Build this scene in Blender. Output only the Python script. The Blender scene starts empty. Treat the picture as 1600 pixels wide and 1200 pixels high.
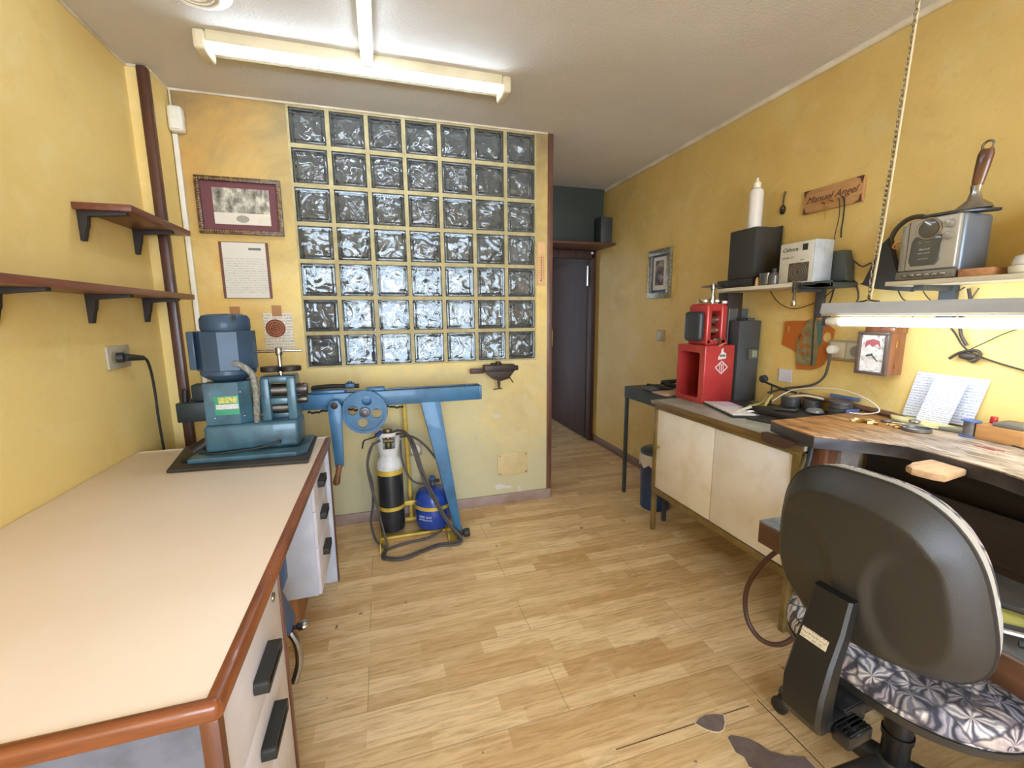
import bpy, bmesh, math, random
from mathutils import Vector, Matrix, noise
random.seed(7)
PI = math.pi
scene = bpy.context.scene
col = scene.collection

# ------------------------------------------------------------------ camera
CAM_H = 1.2757
def cam_rot(yaw, pitch, roll):
    cy, sy, cp, sp = math.cos(yaw), math.sin(yaw), math.cos(pitch), math.sin(pitch)
    cr, sr = math.cos(roll), math.sin(roll)
    fwd = Vector((sy*cp, cy*cp, sp)); right = Vector((cy, -sy, 0)); up = right.cross(fwd)
    r2 = right*cr + up*sr; u2 = up*cr - right*sr
    m = Matrix((r2, u2, -fwd)).transposed()
    return m
cd = bpy.data.cameras.new('camera'); cam = bpy.data.objects.new('camera', cd); col.objects.link(cam)
cam.matrix_world = Matrix.Translation((0, 0, CAM_H)) @ cam_rot(.2903, -.1588, -.0080).to_4x4()
cd.sensor_width = 36; cd.lens = 674.07/1600*36; cd.clip_start = .02; cd.clip_end = 60
scene.camera = cam

# ------------------------------------------------------------------ world, daylight, exposure
scene.view_settings.view_transform = 'Standard'
scene.view_settings.look = 'None'
scene.view_settings.gamma = 1
scene.view_settings.use_curve_mapping = False
scene.view_settings.exposure = 0.30
TUBE = 27.0
w = bpy.data.worlds.new('sky'); scene.world = w; w.use_nodes = True
bg = w.node_tree.nodes['Background']; bg.inputs[0].default_value = (.76, .90, 1.10, 1); bg.inputs[1].default_value = 12.0
def portal(name, loc, rot, sx, sy):
    l = bpy.data.lights.new(name, 'AREA'); l.shape = 'RECTANGLE'; l.size = sx; l.size_y = sy
    l.cycles.is_portal = True
    o = bpy.data.objects.new(name, l); col.objects.link(o); o.location = loc; o.rotation_euler = rot
portal('shop_window_light', (.3, -2.86, 1.25), (PI/2, 0, 0), 2.5, 2.0)
portal('back_room_window_light', (.05, 3.97, 1.05), (-PI/2, 0, 0), 1.9, 1.5)
try:
    scene.cycles.use_denoising = True
    scene.cycles.max_bounces = 10; scene.cycles.transmission_bounces = 8; scene.cycles.diffuse_bounces = 5
    scene.cycles.sample_clamp_indirect = 6
    scene.cycles.caustics_reflective = False; scene.cycles.caustics_refractive = False
except Exception: pass

# ------------------------------------------------------------------ materials
def lin(c):
    c = c/255.0
    return c/12.92 if c <= .04045 else ((c+.055)/1.055)**2.4
def rgb(h):
    if isinstance(h, str): h = tuple(int(h[i:i+2], 16) for i in (0, 2, 4))
    return (lin(h[0]), lin(h[1]), lin(h[2]), 1)
_m = {}
class NT:
    def __init__(s, name):
        s.m = bpy.data.materials.new(name); s.m.use_nodes = True; s.t = s.m.node_tree; s.n = s.t.nodes; s.l = s.t.links
        s.b = s.n['Principled BSDF']; s.co = None
    def new(s, typ, **k):
        x = s.n.new(typ)
        for a, v in k.items(): setattr(x, a, v)
        return x
    def coord(s, scale=(1, 1, 1), rot=(0, 0, 0), loc=(0, 0, 0), kind='Object'):
        c = s.new('ShaderNodeTexCoord'); mp = s.new('ShaderNodeMapping')
        mp.inputs['Scale'].default_value = scale; mp.inputs['Rotation'].default_value = rot; mp.inputs['Location'].default_value = loc
        s.l.new(c.outputs[kind], mp.inputs[0]); return mp.outputs[0]
    def noise(s, co, scale, detail=4, rough=.55, dist=0):
        x = s.new('ShaderNodeTexNoise'); x.inputs['Scale'].default_value = scale; x.inputs['Detail'].default_value = detail
        x.inputs['Roughness'].default_value = rough; x.inputs['Distortion'].default_value = dist
        s.l.new(co, x.inputs['Vector']); return x.outputs[0]
    def ramp(s, fac, stops, interp='LINEAR'):
        x = s.new('ShaderNodeValToRGB'); x.color_ramp.interpolation = interp
        e = x.color_ramp.elements
        while len(e) < len(stops): e.new(.5)
        for i, (p, c) in enumerate(stops):
            e[i].position = p; e[i].color = c if len(c) == 4 else (*c, 1)
        s.l.new(fac, x.inputs[0]); return x.outputs[0]
    def mix(s, f, a, b, mode='MIX'):
        x = s.new('ShaderNodeMix', data_type='RGBA', blend_type=mode)
        for sock, v in ((x.inputs[0], f), (x.inputs[6], a), (x.inputs[7], b)):
            if hasattr(v, 'is_linked'): s.l.new(v, sock)
            elif isinstance(v, (int, float)): sock.default_value = v
            else: sock.default_value = v
        return x.outputs[2]
    def math(s, op, a, b=None, c=None):
        x = s.new('ShaderNodeMath', operation=op)
        for i, v in enumerate((a, b, c)):
            if v is None: continue
            if hasattr(v, 'is_linked'): s.l.new(v, x.inputs[i])
            else: x.inputs[i].default_value = v
        return x.outputs[0]
    def base(s, v):
        if hasattr(v, 'is_linked'): s.l.new(v, s.b.inputs['Base Color'])
        else: s.b.inputs['Base Color'].default_value = v
    def bump(s, h, strength=.3, dist=.01):
        x = s.new('ShaderNodeBump'); x.inputs['Strength'].default_value = strength; x.inputs['Distance'].default_value = dist
        s.l.new(h, x.inputs['Height']); s.l.new(x.outputs[0], s.b.inputs['Normal'])
BW = ((0, 0, 0, 1), (1, 1, 1, 1))
def M(name, c, rough=.5, metal=0, c2=None, scale=6, lo=.4, hi=.7, bump=0, bs=60, stretch=(1, 1, 1), coat=0, detail=5):
    """plain procedural material: colour, a second colour mottled over it, fine bump"""
    if name in _m: return _m[name]
    t = NT(name); t.b.inputs['Roughness'].default_value = rough; t.b.inputs['Metallic'].default_value = metal
    t.b.inputs['Coat Weight'].default_value = coat
    co = t.coord(stretch)
    if c2 is None:
        a = rgb(c); k = .86 if metal < .5 else .8
        c2v = (a[0]*k, a[1]*k, a[2]*k, 1)
    else: c2v = rgb(c2)
    n = t.noise(co, scale, detail)
    t.base(t.ramp(n, [(lo, rgb(c)), (hi, c2v)]))
    if bump:
        t.bump(t.noise(co, bs, 3), bump, .004)
    _m[name] = t.m; return t.m
def emis(name, c, strength):
    t = NT(name); t.b.inputs['Emission Color'].default_value = rgb(c); t.b.inputs['Emission Strength'].default_value = strength
    t.base(rgb(c)); return t.m

def wall_mat(name, seed=0, soot_shade=0, pale=0, dark=0, dcol='a87f3e'):
    t = NT(name); co = t.coord(loc=(seed, seed*.7, 0)); t.b.inputs['Roughness'].default_value = .62
    n1 = t.noise(co, 1.3, 3, .6, .4); n2 = t.noise(co, 5, 6, .7, .6); n3 = t.noise(co, 2.2, 8, .75, 1.2); n4 = t.noise(co, 34, 4, .7)
    a = t.ramp(n1, [(.34, rgb('e6ca7e')), (.66, rgb('dcb965'))])
    b = t.mix(t.ramp(n2, [(.52, BW[0]), (.72, (.5, .5, .5, 1))]), a, rgb('e8d9a4'))
    c = t.mix(t.ramp(n3, [(.56, BW[0]), (.76, (.45, .45, .45, 1))]), b, rgb('a98745'))
    d = t.mix(t.ramp(n4, [(.60, BW[0]), (.74, (.22, .22, .22, 1))]), c, rgb('8f7340'))
    if soot_shade or pale:
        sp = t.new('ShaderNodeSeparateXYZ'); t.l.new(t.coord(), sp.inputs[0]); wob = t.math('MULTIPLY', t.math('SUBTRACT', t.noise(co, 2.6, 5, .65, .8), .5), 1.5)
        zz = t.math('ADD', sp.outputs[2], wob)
        if soot_shade:
            k = t.new('ShaderNodeMapRange'); k.inputs[1].default_value = 1.3; k.inputs[2].default_value = 2.5; k.inputs[4].default_value = soot_shade; t.l.new(zz, k.inputs[0]); d = t.mix(k.outputs[0], d, rgb('8a744c'))  # greyish soot towards the ceiling, deepened by painted shade that offsets lamp brightness
        if pale:
            k = t.new('ShaderNodeMapRange'); k.inputs[1].default_value = 1.35; k.inputs[2].default_value = .2; k.inputs[4].default_value = pale; t.l.new(zz, k.inputs[0]); d = t.mix(k.outputs[0], d, rgb('b0b094'))
            sm = t.noise(co, 3.4, 7, .75, 1.5); d = t.mix(t.ramp(sm, [(.58, BW[0]), (.75, (.4, .4, .4, 1))]), d, rgb('8f8a68'))
            og = t.new('ShaderNodeMapRange'); og.inputs[1].default_value = -.45; og.inputs[2].default_value = -.75; og.inputs[4].default_value = .55; t.l.new(t.math('ADD', sp.outputs[0], t.math('MULTIPLY', wob, .4)), og.inputs[0]); d = t.mix(t.math('MULTIPLY', og.outputs[0], t.ramp(t.noise(co, 4, 5, .6), [(.35, BW[0]), (.6, BW[1])])), d, rgb('cf9a45'))
    if dark: d = t.mix(dark, d, rgb(dcol))
    t.base(d); t.bump(t.noise(co, 22, 4), .25, .006); return t.m
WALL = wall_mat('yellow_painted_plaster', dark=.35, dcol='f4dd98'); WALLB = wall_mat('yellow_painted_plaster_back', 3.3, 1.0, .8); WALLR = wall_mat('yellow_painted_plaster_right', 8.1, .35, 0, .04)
def ceil_mat():
    t = NT('stippled_ceiling'); co = t.coord(); t.b.inputs['Roughness'].default_value = .85
    n = t.noise(co, 1.1, 4, .6, .5)
    t.base(t.ramp(n, [(.3, rgb('d8d2c8')), (.7, rgb('ccc5ba'))])); t.bump(t.noise(co, 95, 5, .7), .55, .008); return t.m
CEIL = ceil_mat()
def floor_mat():
    t = NT('oak_laminate'); t.b.inputs['Roughness'].default_value = .36
    co = t.coord(loc=(.11, .035, 0))
    br = t.new('ShaderNodeTexBrick'); br.offset = .37; br.offset_frequency = 2; br.squash = .72; br.squash_frequency = 3
    for k, v in (('Scale', 1), ('Mortar Size', .0005), ('Mortar Smooth', .2), ('Bias', 0), ('Brick Width', .42), ('Row Height', .064)): br.inputs[k].default_value = v
    br.inputs['Color1'].default_value = (0, 0, 0, 1); br.inputs['Color2'].default_value = (1, 1, 1, 1); br.inputs['Mortar'].default_value = (.5, .5, .5, 1)
    t.l.new(co, br.inputs['Vector'])
    base = t.ramp(br.outputs[0], [(0, rgb('ebce9e')), (.5, rgb('dbba87')), (1, rgb('c6a06c'))])
    g = t.noise(t.coord((2.2, 26, 1)), 3.2, 6, .65, .7)
    base = t.mix(t.ramp(g, [(.44, BW[0]), (.66, (.62, .62, .62, 1))]), base, rgb('a98050'))
    g2 = t.noise(t.coord((1.5, 5, 1)), 2.5, 5, .6, 1.6)
    base = t.mix(t.ramp(g2, [(.52, BW[0]), (.70, (.38, .38, .38, 1))]), base, rgb('efd8ae'))
    sp = t.noise(co, 17, 2, .5); base = t.mix(t.ramp(sp, [(.73, BW[0]), (.76, (.8, .8, .8, 1))]), base, rgb('5d432b'))
    # plank outline every three strips
    br2 = t.new('ShaderNodeTexBrick'); br2.offset = .5
    for k, v in (('Scale', 1), ('Mortar Size', .0011), ('Mortar Smooth', .1), ('Brick Width', 1.26), ('Row Height', .192)): br2.inputs[k].default_value = v
    br2.inputs['Color1'].default_value = (0, 0, 0, 1); br2.inputs['Color2'].default_value = (0, 0, 0, 1); br2.inputs['Mortar'].default_value = (1, 1, 1, 1)
    t.l.new(co, br2.inputs['Vector'])
    base = t.mix(t.math('MULTIPLY', br2.outputs[1], .6), base, rgb('5a4028'))
    t.base(base); t.bump(g, .04, .003); return t.m
FLOOR = floor_mat()
def wood(name, c, c2, scale=4, stretch=(1, 14, 14), rough=.4, coat=0, lo=.35, hi=.68, bump=.1):
    return M(name, c, rough, 0, c2, scale, lo, hi, bump, 30, stretch, coat, 8)
def glass_block_mat():
    t = NT('wavy_block_glass'); t.b.inputs['Transmission Weight'].default_value = .92; t.b.inputs['Roughness'].default_value = .0
    t.b.inputs['IOR'].default_value = 1.52; t.base((.80, .86, .87, 1))
    co = t.coord(kind='Object')
    oi = t.new('ShaderNodeObjectInfo'); cmb = t.new('ShaderNodeVectorMath', operation='MULTIPLY_ADD')
    t.l.new(oi.outputs['Random'], cmb.inputs[0]); cmb.inputs[1].default_value = (17, 5, 23); t.l.new(co, cmb.inputs[2])
    n = t.noise(cmb.outputs[0], 13, .4, .4, 1.0)
    # waves fade out at the rim of each block
    sep = t.new('ShaderNodeSeparateXYZ'); t.l.new(co, sep.inputs[0])
    ax = t.math('ABSOLUTE', sep.outputs[0]); az = t.math('ABSOLUTE', t.math('SUBTRACT', sep.outputs[2], .09))
    mx = t.math('MAXIMUM', ax, az)
    k = t.new('ShaderNodeMapRange'); k.inputs[1].default_value = .066; k.inputs[2].default_value = .076; k.inputs[3].default_value = 1; k.inputs[4].default_value = 0
    t.l.new(mx, k.inputs[0])
    h = t.math('MULTIPLY', n, k.outputs[0])
    t.bump(h, 1.0, .026); return t.m
GB = glass_block_mat()
def scribble(name, paper, ink, pitch=.012, dens=90, cover=.5, thick=.35, hori=0, vert=2, lo=-9, hi=9, ink_a=.55):
    """paper with rows of small written marks (hori, vert: object axes of the line and of the column)"""
    t = NT(name); t.b.inputs['Roughness'].default_value = .8
    co = t.coord(); sep = t.new('ShaderNodeSeparateXYZ'); t.l.new(co, sep.inputs[0])
    v = t.math('DIVIDE', sep.outputs[vert], pitch); fr = t.math('FRACT', t.math('ADD', v, 50))
    row = t.math('FLOOR', v)
    band = t.math('LESS_THAN', t.math('ABSOLUTE', t.math('SUBTRACT', fr, .5)), thick/2+.12)
    cx = t.new('ShaderNodeCombineXYZ'); t.l.new(t.math('MULTIPLY', sep.outputs[hori], dens), cx.inputs[0]); t.l.new(t.math('MULTIPLY', row, 7.3), cx.inputs[1])
    t.l.new(t.math('MULTIPLY', fr, 2.0), cx.inputs[2])
    n = t.noise(cx.outputs[0], 1.6, 2, .6)
    on = t.math('GREATER_THAN', n, 1-cover)
    inz = t.math('MULTIPLY', t.math('GREATER_THAN', sep.outputs[vert], lo), t.math('LESS_THAN', sep.outputs[vert], hi))
    f = t.math('MULTIPLY', t.math('MULTIPLY', band, on), inz)
    cl = t.mix(t.math('MULTIPLY', t.noise(co, 9, 3), .25), rgb(paper), (.55, .5, .42, 1))
    t.base(t.mix(t.math('MULTIPLY', f, ink_a), cl, rgb(ink))); return t.m
def blotch(name, stops, scale=8, dist=1.5, detail=4, rough=.6, stretch=(1, 1, 1)):
    t = NT(name); t.b.inputs['Roughness'].default_value = rough
    t.base(t.ramp(t.noise(t.coord(stretch), scale, detail, .6, dist), [(p, rgb(c)) for p, c in stops])); return t.m
def leaf_fabric():
    t = NT('leaf_print_fabric'); t.b.inputs['Roughness'].default_value = .9
    co = t.coord(); nz = t.new('ShaderNodeTexNoise'); nz.inputs['Scale'].default_value = 7; nz.inputs['Detail'].default_value = 3; t.l.new(co, nz.inputs['Vector'])
    wp = t.new('ShaderNodeVectorMath', operation='MULTIPLY_ADD'); t.l.new(nz.outputs[1], wp.inputs[0]); wp.inputs[1].default_value = (.09, .09, .09); t.l.new(co, wp.inputs[2])
    v = t.new('ShaderNodeTexVoronoi', feature='F1'); v.inputs['Scale'].default_value = 17; t.l.new(wp.outputs[0], v.inputs['Vector'])
    sub = t.new('ShaderNodeVectorMath', operation='SUBTRACT'); t.l.new(wp.outputs[0], sub.inputs[0]); t.l.new(v.outputs['Position'], sub.inputs[1])
    s1 = t.new('ShaderNodeSeparateXYZ'); t.l.new(sub.outputs[0], s1.inputs[0])
    sc_ = t.new('ShaderNodeSeparateColor'); t.l.new(v.outputs['Color'], sc_.inputs[0])
    an = t.math('ADD', t.math('ARCTAN2', s1.outputs[1], s1.outputs[0]), t.math('MULTIPLY', sc_.outputs[0], 6.28))
    fan = t.math('SINE', t.math('ADD', t.math('MULTIPLY', an, 5.0), t.math('MULTIPLY', t.noise(co, 22, 3), 5.0)))
    a = t.ramp(t.math('MULTIPLY_ADD', fan, .5, .5), [(.06, rgb('4c4c56')), (.2, rgb('8c8a94')), (.40, rgb('b9b2b2')), (.8, rgb('ddd5cf')), (.97, rgb('8f8c98'))])
    tint = t.ramp(sc_.outputs[1], [(.3, rgb('ffffff')), (.55, rgb('9a9cb4')), (.75, rgb('cfc0bc')), (.9, rgb('70707c'))], 'CONSTANT')
    b = t.mix(.75, a, tint, 'MULTIPLY')
    ed = t.new('ShaderNodeTexVoronoi', feature='DISTANCE_TO_EDGE'); ed.inputs['Scale'].default_value = 17; t.l.new(wp.outputs[0], ed.inputs['Vector'])
    t.base(t.mix(t.ramp(ed.outputs[0], [(.02, (.75, .75, .75, 1)), (.07, BW[0])]), b, rgb('33323a'))); t.bump(t.noise(co, 300, 2), .2, .001); return t.m

STEELBLUE = M('dark_teal_enamel', '426879', .38, .1, '2c4550', 9, .42, .66, .08, coat=.3)
MOTORBLUE = M('motor_blue_paint', '324c64', .6, .1, '283d4f', 7, .4, .7, .05, coat=.2)
BLUE = M('workshop_blue_paint', '366a90', .45, .1, '2a526f', 8, .45, .7, .06, coat=.2)
BLUEDK = M('dark_blue_plastic', '26386e', .35, 0, '1c2a55', 6)
BIN = M('navy_bin_plastic', '28406e', .4, 0, '1f3358', 6)
RED = M('red_enamel', 'b83a38', .32, .1, '982c2c', 6, .45, .75, .06, coat=.4)
BLACK = M('matt_black', '23231f', .55, 0, '2e2d2a', 8)
BLACKP = M('black_plastic', '32312f', .42, 0, '2a2928', 4, .3, .7, .18, 500)
GREY = M('dark_grey_enamel', '4a4c4d', .45, .1, '3b3d3e', 6)
CHROME = M('worn_chrome', 'b8b6b0', .22, 1, '8c8a84', 12)
STEEL = M('dirty_steel', '77736c', .38, .9, '4b4742', 14, .4, .65)
IRON = M('black_iron', '2c2925', .5, .6, '3d3833', 14)
BRASS = M('brass', 'c9a85a', .3, 1, 'a08038', 20)
CREAM = M('cream_laminate', 'ecdbc8', .38, 0, 'e7d3bd', 3, .4, .8)
GREYWHITE = M('blue_grey_laminate', 'c8ccd6', .5, 0, 'b2b6c4', 7, .42, .75)
OFFW = M('ivory_drawer_front', 'dfdce6', .45, 0, 'cfcad0', 6)
EDGE = wood('mahogany_edging', '94552f', '6c3b22', 5, (10, 1.2, 10), .35, .15)
EDGEX = wood('mahogany_edging_crosswise', '8f4f2a', '6c3b20', 5, (1.2, 10, 10), .3, .4)
EDGEV = wood('dark_edging_upright', '6d4028', '4f2b1a', 5, (10, 10, 1.2), .35, .2)
POST = wood('dark_red_brown_wood', '5b3829', '432619', 5, (12, 12, 1), .42, .15)
SHELF = wood('shelf_mahogany', '7a452f', '5c3122', 4, (12, 1, 12), .42, .1)
DOORW = wood('dark_door_wood', '4b332c', '3b2620', 4, (12, 12, 1), .65, .0)
WHITEP = M('white_plastic', 'e4dfd0', .4, 0, 'd6cfbd', 6)
IVORY = M('aged_ivory_paint', 'ece6de', .45, 0, 'dfd5c4', 9, .45, .75)
GILT = M('gold_anodised_trim', '8d7442', .4, .55, '6e5930', 9)
BRASSTRIM = M('drab_gold_wood', '86703f', .5, .1, '655028', 9)
SKIRT = M('mauve_brown_skirting', '9d8880', .5, 0, '8d7263', 7)
CARD = M('cardboard_grey', 'b3aa98', .8, 0, '9c9280', 9)

# ------------------------------------------------------------------ geometry helpers
class MB:
    def __init__(s): s.bm = bmesh.new()
    def _add(s, verts, m=None):
        if m is not None: bmesh.ops.transform(s.bm, matrix=m, verts=verts)
    def box(s, x0, x1, y0, y1, z0, z1, b=0, m=None, seg=2):
        r = bmesh.ops.create_cube(s.bm, size=1); vs = r['verts']
        mt = Matrix.Translation(((x0+x1)/2, (y0+y1)/2, (z0+z1)/2)) @ Matrix.Diagonal((abs(x1-x0), abs(y1-y0), abs(z1-z0), 1))
        bmesh.ops.transform(s.bm, matrix=mt, verts=vs)
        if b:
            es = list({e for v in vs for e in v.link_edges})
            g = bmesh.ops.bevel(s.bm, geom=es, offset=b, segments=seg, profile=.5, affect='EDGES')
            vs = list({v for f in g['faces'] for v in f.verts} | {v for v in vs if v.is_valid})
        s._add(vs, m); return s
    def cyl(s, p0, p1, r0, r1=None, n=20, b=0):
        p0, p1 = Vector(p0), Vector(p1); r1 = r0 if r1 is None else r1; d = p1-p0
        r = bmesh.ops.create_cone(s.bm, cap_ends=True, segments=n, radius1=r0, radius2=r1, depth=d.length)
        q = d.to_track_quat('Z', 'Y').to_matrix().to_4x4(); vs = r['verts']
        bmesh.ops.transform(s.bm, matrix=Matrix.Translation((p0+p1)/2) @ q, verts=vs)
        if b:
            es = [e for e in {e for v in vs for e in v.link_edges} if any(len(f.verts) > 4 for f in e.link_faces)]
            bmesh.ops.bevel(s.bm, geom=es, offset=b, segments=2, profile=.5, affect='EDGES')
        return s
    def sph(s, c, r, sc=(1, 1, 1), n=16):
        g = bmesh.ops.create_uvsphere(s.bm, u_segments=n, v_segments=max(6, n//2), radius=r)
        bmesh.ops.transform(s.bm, matrix=Matrix.Translation(c) @ Matrix.Diagonal((*sc, 1)), verts=g['verts']); return s
    def lathe(s, prof, c=(0, 0, 0), n=32, m=None, cap=True):
        rings = []; c = Vector(c)
        for r, z in prof:
            ring = []
            for i in range(n):
                a = 2*PI*i/n; v = Vector((r*math.cos(a), r*math.sin(a), z))
                v = (m @ v) if m is not None else v
                ring.append(s.bm.verts.new(v+c))
            rings.append(ring)
        for a, b in zip(rings, rings[1:]):
            for i in range(n): s.bm.faces.new((a[i], a[(i+1) % n], b[(i+1) % n], b[i]))
        if cap: s.bm.faces.new(rings[0][::-1]); s.bm.faces.new(rings[-1])
        return s
    def tube(s, pts, r, n=10, smooth=6, closed=False, rs=None):
        P = [Vector(p) for p in pts]
        if smooth > 1 and len(P) > 2:
            Q = []
            N = len(P)
            rng = range(N) if closed else range(N-1)
            for i in rng:
                g = (lambda k: P[k % N]) if closed else (lambda k: P[min(max(k, 0), N-1)])
                a, b, c, d = g(i-1), g(i), g(i+1), g(i+2)
                for j in range(smooth):
                    t = j/smooth
                    Q.append(.5*((2*b)+(c-a)*t+(2*a-5*b+4*c-d)*t*t+(3*b-a-3*c+d)*t**3))
            if not closed: Q.append(P[-1])
        else: Q = P
        N = len(Q); up = Vector((0, 0, 1)); rings = []; prev = None
        for i in range(N):
            if closed: t = (Q[(i+1) % N]-Q[(i-1) % N])
            else: t = Q[min(i+1, N-1)]-Q[max(i-1, 0)]
            if t.length < 1e-9: t = Vector((0, 0, 1))
            t.normalize()
            if prev is None:
                u = t.cross(up)
                if u.length < .1: u = t.cross(Vector((0, 1, 0)))
            else: u = prev-t*prev.dot(t)
            u.normalize(); prev = u; v = t.cross(u)
            rr = r if rs is None else rs[0]+(rs[1]-rs[0])*i/(N-1)
            rings.append([s.bm.verts.new(Q[i]+(u*math.cos(2*PI*k/n)+v*math.sin(2*PI*k/n))*rr) for k in range(n)])
        for a, b in (list(zip(rings, rings[1:]))+([(rings[-1], rings[0])] if closed else [])):
            for i in range(n): s.bm.faces.new((a[i], a[(i+1) % n], b[(i+1) % n], b[i]))
        if not closed: s.bm.faces.new(rings[0][::-1]); s.bm.faces.new(rings[-1])
        return s
    def prism(s, pts, f0, f1, ax='z', b=0):
        """polygon pts extruded from f0 to f1 along ax; pts give the other two coordinates in xyz order"""
        def mk(p, f):
            return Vector((p[0], p[1], f)) if ax == 'z' else Vector((p[0], f, p[1])) if ax == 'y' else Vector((f, p[0], p[1]))
        A = [s.bm.verts.new(mk(p, f0)) for p in pts]; B = [s.bm.verts.new(mk(p, f1)) for p in pts]; n = len(pts)
        fs = [s.bm.faces.new(A[::-1]), s.bm.faces.new(B)]
        for i in range(n): fs.append(s.bm.faces.new((A[i], A[(i+1) % n], B[(i+1) % n], B[i])))
        if b:
            es = list({e for f in fs[:2] for e in f.edges})
            bmesh.ops.bevel(s.bm, geom=es, offset=b, segments=2, profile=.5, affect='EDGES')
        return s
    def plate(s, pts3, th, nrm):
        """flat polygon given in 3-D with thickness th along nrm"""
        n = Vector(nrm).normalized()*th
        A = [s.bm.verts.new(Vector(p)) for p in pts3]; B = [s.bm.verts.new(Vector(p)+n) for p in pts3]; k = len(A)
        s.bm.faces.new(A[::-1]); s.bm.faces.new(B)
        for i in range(k): s.bm.faces.new((A[i], A[(i+1) % k], B[(i+1) % k], B[i]))
        return s
    def build(s, name, mat, parent=None, label=None, cat=None, group=None, kind=None, local=False, smooth=35):
        bmesh.ops.remove_doubles(s.bm, verts=s.bm.verts, dist=1e-6)
        bmesh.ops.recalc_face_normals(s.bm, faces=s.bm.faces)
        me = bpy.data.meshes.new(name); s.bm.to_mesh(me); s.bm.free()
        if smooth:
            me.shade_smooth(); me.set_sharp_from_angle(angle=math.radians(smooth))
        me.materials.append(mat)
        o = bpy.data.objects.new(name, me); col.objects.link(o)
        if parent is not None:
            o.parent = parent
            if not local:
                W = Matrix(parent['_w']) if '_w' in parent else Matrix.Identity(4)
                me.transform(W.inverted())
            if '_w' in parent: o['_w'] = parent['_w']
        elif not local:
            xs = [v.co for v in me.vertices]
            if kind == 'structure': c = Vector((0, 0, 0))
            else: c = Vector(((min(v.x for v in xs)+max(v.x for v in xs))/2, (min(v.y for v in xs)+max(v.y for v in xs))/2, min(v.z for v in xs)))
            me.transform(Matrix.Translation(-c)); o.location = c
            o['_w'] = [list(r) for r in Matrix.Translation(c)]
        if label: o['label'] = label
        if cat: o['category'] = cat
        if group: o['group'] = group
        if kind: o['kind'] = kind
        return o
def thing(name, loc, label, cat, rz=0, group=None, kind=None):
    o = bpy.data.objects.new(name, None); col.objects.link(o); o.location = loc; o.rotation_euler = (0, 0, rz); o.empty_display_size = .05
    o['_w'] = [list(r) for r in (Matrix.Translation(loc) @ Matrix.Rotation(rz, 4, 'Z'))]
    if label: o['label'] = label
    if cat: o['category'] = cat
    if group: o['group'] = group
    if kind: o['kind'] = kind
    return o
def text(body, size, mat, parent, loc, rot, ext=.0006, name='lettering', shear=0, align='CENTER'):
    cu = bpy.data.curves.new(name, 'FONT'); cu.body = body; cu.size = size; cu.extrude = ext; cu.shear = shear; cu.align_x = align; cu.align_y = 'CENTER'
    cu.resolution_u = 3
    cu.materials.append(mat)
    tmp = bpy.data.objects.new(name, cu); col.objects.link(tmp)
    dg = bpy.context.evaluated_depsgraph_get(); me = bpy.data.meshes.new_from_object(tmp.evaluated_get(dg))
    bpy.data.objects.remove(tmp); me.name = name
    if not me.materials: me.materials.append(mat)
    R = rot.to_4x4() if isinstance(rot, Matrix) else Matrix.Rotation(rot[2], 4, 'Z') @ Matrix.Rotation(rot[1], 4, 'Y') @ Matrix.Rotation(rot[0], 4, 'X')
    me.transform(Matrix.Translation(loc) @ R)
    o = bpy.data.objects.new(name, me); col.objects.link(o)
    if '_w' in parent: me.transform(Matrix(parent['_w']).inverted())
    o.parent = parent; return o
FX = Matrix(((0, 0, -1), (-1, 0, 0), (0, 1, 0)))      # text on a face looking to -x
FY = Matrix(((1, 0, 0), (0, 0, -1), (0, 1, 0)))       # text on a face looking to -y
def holed(mb, outer, holes_, x, th):
    bm = mb.bm
    def layer(xx):
        es = []; L_ = []
        for lp in [outer]+holes_:
            vs = [bm.verts.new((xx, p[0], p[1])) for p in lp]; L_.append(vs)
            for i in range(len(vs)): es.append(bm.edges.new((vs[i], vs[(i+1) % len(vs)])))
        bmesh.ops.triangle_fill(bm, use_beauty=True, edges=es); return L_
    A, B2 = layer(x), layer(x-th)
    for p, q in zip(A, B2):
        for i in range(len(p)): bm.faces.new((p[i], p[(i+1) % len(p)], q[(i+1) % len(p)], q[i]))
def circ(c, r, rz=None, n=16): return [(c[0]+r*math.cos(2*PI*k/n), c[1]+(rz or r)*math.sin(2*PI*k/n)) for k in range(n)]
# red hand mill on its base
def rrect(a0, a1, b0, b1, r, n=5):
    out = []
    for cx_, cz_, s0 in ((a1-r, b1-r, 0), (a0+r, b1-r, 1), (a0+r, b0+r, 2), (a1-r, b0+r, 3)):
        for k in range(n+1):
            a = PI/2*(s0+k/n); out.append((cx_+r*math.cos(a), cz_+r*math.sin(a)))
    return out
def struct(name, mb, mat, parent=None):
    return mb.build(name, mat, parent, kind='structure')

# ------------------------------------------------------------------ the room
ZC = 2.387; XL = -1.03; XR = 2.01; YB = 2.70; YN = -2.8
struct('floor', MB().box(-1.2, 2.2, -2.95, 5.3, -.06, 0), FLOOR)
struct('ceiling', MB().box(-1.2, 2.2, -2.95, 5.3, ZC, ZC+.08), CEIL)
struct('wall_left', MB().box(XL-.1, XL, -2.9, 5.2, 0, ZC), WALL)
struct('wall_right', MB().box(XR, XR+.1, -2.9, 5.2, 0, ZC), WALLR)
struct('wall_pilaster', MB().box(XL-.02, -.945, 2.51, YB+.02, 0, ZC), WALL)
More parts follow.
